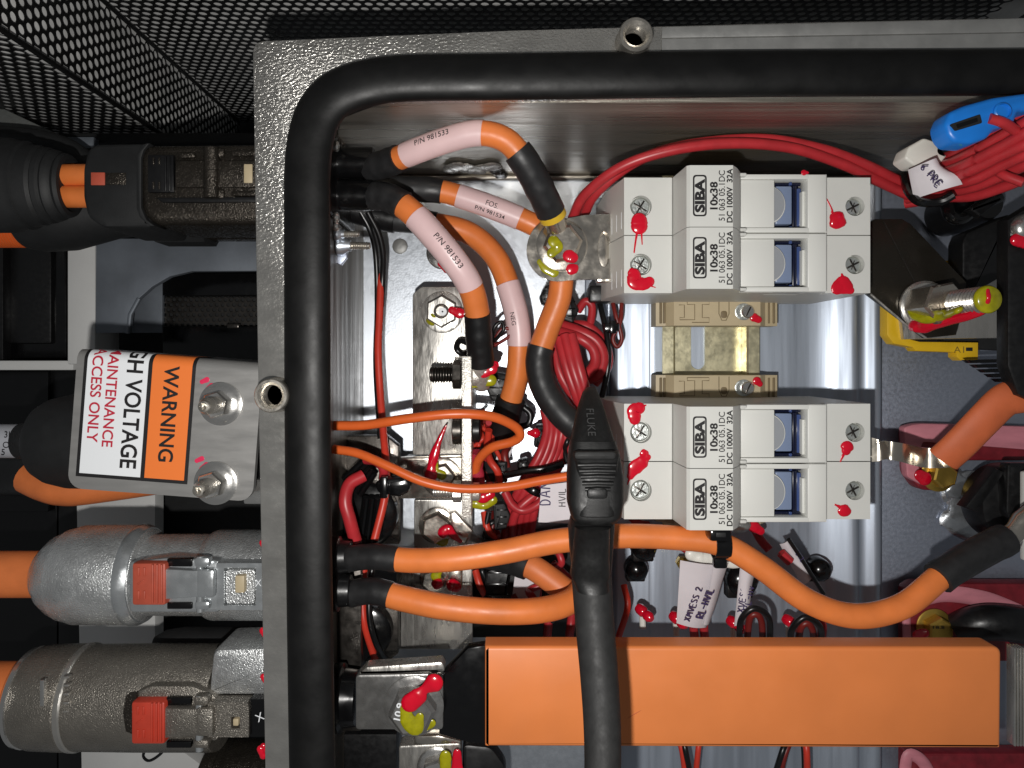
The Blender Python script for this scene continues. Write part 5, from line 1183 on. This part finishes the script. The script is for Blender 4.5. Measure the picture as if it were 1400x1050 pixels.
# bronze grey connector
o = thing('power_connector', 'dark bronze grey cast connector with a bright red latch and orange cable', 'connector', P(200, 952, 20))
lathe_x([(34, 50), (36, 58), (42, 64), (48, 65), (50, 62)], 952, Z, 'chrome', o, 'end_ring', 48)
lathe_x([(48, 63), (60, 66.5), (100, 68), (110, 68), (112, 66)], 952, Z, 'die_bronze', o, 'coupling', 48)
lathe_x([(111, 67), (113, 69), (119, 69), (121, 67.5)], 952, Z, 'nickel', o, 'ridge', 48)
lathe_x([(120, 67), (200, 68), (300, 68), (306, 67)], 952, Z, 'die_bronze', o, 'body', 48)
mk('adapter', pprism([(290, 888), (420, 884), (420, 952), (284, 952), (286, 925)], Z+14, 18, 2.0, 2.5), 'die_silver', o)
zl = Z+18.0
latch(o, 179, 990, zl, 'latch_bright', 'die_bronze', 1.0)
mk('latch_housing', pprism([(186, 946), (205, 938), (262, 938), (292, 950), (298, 960), (298, 1014), (186, 1014)], zl-2.2, 8, 1.0, 1.2), 'die_bronze', o)
mk('latch_pocket', pprism([(172, 952), (186, 950), (186, 1006), (172, 1000), (168, 975)], zl-.9, 3, .4), 'die_dark', o)
mk('keeper', pprism([(284, 960), (338, 960), (340, 966), (340, 1008), (284, 1008)], zl, 5, .4, 0, [[(316, 980), (328, 980), (328, 996), (316, 996)]]), 'die_bronze', o)
mk('keeper_tooth', pbox(318, 326, 983, 993, zl-.4, 3, .4), 'beige_plastic', o)
mk('end_plate', pbox(341, 420, 956, 1008, zl-.8, 8, .4), 'black_gloss', o)
mk('lettering', place2d(textshape('X', 2.4, 2.4, 0), *P(354, 982, zl)[:2], zl-.7, .5), 'sign_white', o)
for k, yy in enumerate((925, 936, 948, 960, 972, 984)):
    mk('grip_mark', pbox(86, 94, yy, yy+3, Z+16.3-abs(yy-952)*.02, 2, .2), 'nickel', o)
mk('flat', pbox(54, 60, 930, 966, Z+16.2, 2, .3), 'chrome', o)
lathe_x([(-80, 45), (38, 45)], 952, Z, 'orange_deep', o, 'cable')
for yy in (925, 1020): paint(o, [(360, yy, 4.5), (364, yy+7, 4)], 70, 'paint_red', .7)
solo('thread_scrap', tube(catmull([P(190, 1012, 30), P(198, 1022, 30), P(196, 1034, 30), P(204, 1040, 30), P(218, 1032, 30), P(230, 1018, 30)], 6)[0], .5, 6), 'black_wire', 'thin black frayed thread hanging under the bronze connector', 'thread')
o = thing('power_connector', 'dark round connector cut by the bottom edge at the left', 'connector', P(320, 1080, 20))
lathe_x([(282, 60), (286, 68), (300, 70), (304, 69), (306, 71), (310, 71), (312, 69.5), (318, 71), (322, 71), (324, 70), (420, 70)], 1088, 34, 'die_dark', o, 'shell', 48)
paint(o, [(356, 1024, 5), (360, 1033, 5)], 70, 'paint_red', .7)
o = thing('power_connector', 'black connector shell in the gap between the silver and bronze connectors', 'connector', P(300, 868, 0))
lathe_x([(212, 10), (226, 18), (250, 22), (420, 22)], 880, 14, 'black_matte', o, 'shell', 32)

# warning bracket
BA = math.radians(-4.3)
ZB = 70.0
b0 = Vector(P(92, 667, ZB)); ca, sa = math.cos(BA), math.sin(BA)
BW, BH = 53.3, 37.0
def L2W(a, b, dz=0.0):
    """bracket coordinates (a right, b up, along the sheet) to millimetres, rolling over the top bend"""
    R = 3.0
    if b <= BH: bb, z = b, ZB+dz
    else:
        t = (b-BH)/R
        if t < PI/2: bb, z = BH+(R+dz)*math.sin(t), ZB-R+(R+dz)*math.cos(t)
        else: bb, z = BH+R+dz, ZB-R-(b-BH-R*PI/2)
    return (b0.x+a*ca-bb*sa, b0.y+a*sa+bb*ca, z)
def bent(a0, a1, bs_, dz, th, rc=0.0):
    """sheet over the bend as a closed strip"""
    V, F = [], []
    for b in bs_:
        inset = 0.0
        if rc and b < rc: inset = rc-math.sqrt(max(0, rc*rc-(rc-b)**2))
        for (a, d) in ((a0+inset, dz), (a1-inset, dz), (a1-inset, dz-th), (a0+inset, dz-th)): V.append(L2W(a, b, d))
    n = len(bs_)
    for i in range(n-1):
        for k in range(4): F.append((4*i+k, 4*i+(k+1) % 4, 4*i+4+(k+1) % 4, 4*i+4+k))
    F += [(3, 2, 1, 0), tuple(4*(n-1)+k for k in range(4))]
    return V, F
o = thing('warning_bracket', 'grey steel bracket carrying the orange and white high voltage warning sign', 'bracket', (b0.x+25, b0.y+15, 40))
bs_ = [0, .15, .5, 1, 1.7, 2.6, 3.6, 4.5, BH]+[BH+.35*k for k in range(1, 15)]+[BH+12, BH+26]
mk('plate', bent(0, BW, bs_, 0, 2.0, 4.2), 'bracket_steel', o, 40)
sx0, sx1, sb = 2.2, 34.3, 3.6
bsn = [sb, BH]+[BH+.35*k for k in range(1, 15)]+[BH+14]
sg = mk('sign', bent(sx0, sx1, bsn, .14, .1), 'ink_black', o, 60)
bsi = [sb+1.0]+bsn[1:]
mk('white_field', bent(sx0+1.0, 20.7, bsi, .20, .08), 'sign_white', sg, 60)
mk('orange_field', bent(21.9, sx1-1.0, bsi, .20, .08), 'sign_orange', sg, 60)
def sign_text(s, a, cap, bend_, bold, m, length=None, sx=1.0):
    t = subdiv(textshape(s, cap, length, bold, align='RIGHT', sx=sx), 1.0)
    V = [L2W(a+v[1], bend_-v[0], .27) for v in t[0]]
    mk('lettering', (V, t[1]), m, sg)
sign_text('WARNING', 27.6, 4.1, 9.6, .02, 'ink_black', 27.6)
sign_text('HIGH VOLTAGE', 17.0, 4.5, 6.9, .022, 'ink_black', 41.0)
sign_text('MAINTENANCE', 10.6, 3.0, 12.6, .016, 'ink_red', 29.5)
sign_text('ACCESS ONLY', 6.2, 3.0, 13.6, .016, 'ink_red', 28.0)
for (px, py) in ((303, 552), (296, 660)):
    c = P(px, py, ZB)
    w_ = mk('washer', lathe([(6.1, 0), (6.2, .3), (6.2, .9), (5.2, 1.3), (4.4, 1.9), (3.0, 2.0)], c, (0, 0, 1), 40), 'chrome', o, 40)
    mk('nut', lathe(hexp(3.9, 4.4), (c[0], c[1], c[2]+1.2), (0, 0, 1), 6, .3), 'chrome', o, 20)
    mk('threaded_stud', lathe(thread_prof(2.35, 10.5, .9, .8)[:-1]+[(1.6, 10.6), (1.5, 11.8), (1.0, 11.9), (.3, 11.2)], (c[0], c[1], c[2]+1), (0, 0, 1), 24), 'stud_steel', o, 25)
    paint(o, [(px-24, py-10, 3.5), (px-20, py-18, 4), (px-14, py-25, 3.5)], ZB+.3, 'paint_pink', .12)
    paint(o, [(px-27, py-30, 3), (px-20, py-33, 3.5)], ZB+.1, 'paint_pink', .08)
# what the bracket covers
o = thing('cable_boot', 'black rubber cone boot with a grey printed cable left of the warning bracket', 'boot', P(80, 600, 10))
lathe_x([(22, 20), (28, 24), (44, 25), (48, 34), (60, 50), (74, 58), (100, 64), (260, 66)], 603, 36, 'black_matte', o, 'boot', 40)
cb = lathe_x([(-80, 23), (30, 23)], 603, 36, 'cable_grey', o, 'cable')
for s_, yy, xx in (('3HV2', 594, 6), ('OX.', 608, 4), ('5', 618, 2)):
    mk('lettering', place2d(textshape(s_, 2.0, None, 0, align='LEFT'), *P(xx, yy, 42)[:2], 42.1, -.05), 'ink_black', cb)
o = solo('cable_jacket', tube(catmull([P(40, 652, 20), P(62, 662, 22), P(88, 668, 24), P(130, 665, 24), P(300, 640, 20)], 6)[0], 6.0, 18), 'orange_deep', 'bent orange cable under the lower left corner of the warning bracket', 'cable')
o = solo('cable_jacket', tube(catmull([P(-60, 640, 0), P(0, 648, 2), P(40, 650, 6), P(60, 655, 10)], 6)[0], 8.0, 18), 'shrink_dark', 'dark brown black cable left of the bent orange cable', 'cable')
solo('bracket_post', pbox(332, 420, 655, 690, 62, 12, .8), 'chrome', 'polished post end between the warning bracket and the flange', 'post')
o = thing('status_unit', 'black unit with a blue dot under the warning bracket edge', 'unit', P(350, 600, 40))
mk('case', pbox(300, 420, 500, 660, 58, 20, .8), 'black_gloss', o)
mk('dot', lathe([(1.5, 0), (1.5, .6), (.8, 1)], P(347, 614, 58), (0, 0, 1), 20), 'blue_plastic', o)
mk('lettering', place2d(textshape('ZOL', 1.6, 5, 0), *P(349, 571, 58)[:2], 58.05, PI/2), 'cable_grey', o)

# dark twin connectors at the top left
o = thing('dark_connector', 'black and dark bronze connector with a black latch and small red square', 'connector', P(200, 250, 20))
Zt = 40
mk('housing', pprism([(112, 230), (118, 205), (128, 196), (205, 195), (205, 311), (140, 311), (118, 296), (112, 270)], 52, 26, 1.6, 1.5), 'black_matte', o, 45)
mk('shell', pprism([(190, 214), (196, 200), (206, 197), (420, 195), (420, 306), (210, 306), (196, 296), (190, 282)], 53.5, 26, 2.4, 1.5), 'die_dark', o, 45)
mk('seam', pprism([(186, 212), (192, 198), (200, 195.5), (204, 195.5), (196, 206), (193, 216), (193, 284), (200, 300), (212, 309), (204, 309), (190, 296), (186, 284)], 53.8, 8, .4), 'black_matte', o)
mk('red_square', pbox(124, 143, 235.5, 253, 52.3, 1.5, .2), 'latch_red', o)
mk('insert', pbox(143.5, 172, 236, 252.5, 52.2, 1.5, .2), 'die_dark', o)
zl = 54.6
lt = mk('latch', pbox(201, 238, 211, 263, zl, 3, .6), 'black_plastic', o)
for k in range(3): mk('latch_rib', pbox(224+5*k, 227+5*k, 212, 261, zl+.5, 1.2, .2), 'black_plastic', lt)
for yy in (215, 248):
    for xx in (208, 216): mk('latch_rib', pbox(xx, xx+2.5, yy, yy+10, zl+.35, 1, .2), 'die_dark', lt)
lv = mk('lever', pbox(239, 420, 219, 256, zl+.3, 3, .5), 'die_dark', o)
mk('hinge', tube([P(290, 203, zl-.6), P(290, 271, zl-.6)], 2.5, 18), 'die_dark', lv)
for x0, x1, y0, y1 in ((244, 266, 208, 216), (276, 306, 202, 214), (316, 400, 204, 213), (276, 306, 258, 271), (316, 400, 260, 268)):
    mk('lug', pbox(x0, x1, y0, y1, zl+.2, 2.4, .7), 'die_dark', o)
mk('lever_window', pbox(333, 345, 224, 250, zl+.6, 1.5, .3), 'beige_plastic', lv)
mk('rail', pprism([(212, 270), (420, 268), (420, 276), (222, 277)], 54.2, 2, .5), 'black_plastic', o)
for dy in (239.5, 269):
    mk('cable', tube([P(40, dy, Zt), P(130, dy, Zt)], 15*q(Zt), 20), 'orange_jacket', o, 60)
lathe_x([(-60, 66), (0, 64), (20, 64), (34, 60), (42, 60), (44, 56), (60, 54), (64, 50), (66, 52), (72, 51), (75, 47), (78, 49), (84, 47), (88, 42), (92, 44), (97, 42), (98, 36), (90, 33)], 254, Zt, 'black_matte', o, 'boot', 48, (1, .8))
o = thing('dark_connector', 'lower black connector mostly hidden beneath the dark latch connector', 'connector', P(200, 310, 0))
lathe_x([(30, 40), (40, 52), (60, 56), (100, 54), (130, 46), (160, 38), (190, 34), (205, 34)], 288, 14, 'black_matte', o, 'boot', 40)
lathe_x([(204, 30), (212, 44), (222, 52), (288, 52), (292, 46)], 286, 14, 'black_matte', o, 'housing', 8, None, PI/8)
lathe_x([(270, 44), (280, 46), (420, 46)], 284, 16, 'die_dark', o, 'shell', 12, None, PI/12)
o = thing('conduit', 'orange ribbed conduit at the left edge below the black boot', 'conduit', P(10, 320, 10))
rows = []
for k in range(24):
    x = -60+4*k; rows += [(x, 24), (x+1, 26.5), (x+2.6, 26.5), (x+3.6, 24)]
lathe_x(rows, 312, 16, 'orange_thin', o, 'ribbed_tube', 32)
solo('cable_boot', tube(catmull([P(-60, 186, 10), P(40, 192, 10), P(90, 205, 8), P(120, 225, 6)], 8)[0], 4.5, 16), 'black_matte', 'thick black hose passing behind the dark top boot', 'hose')
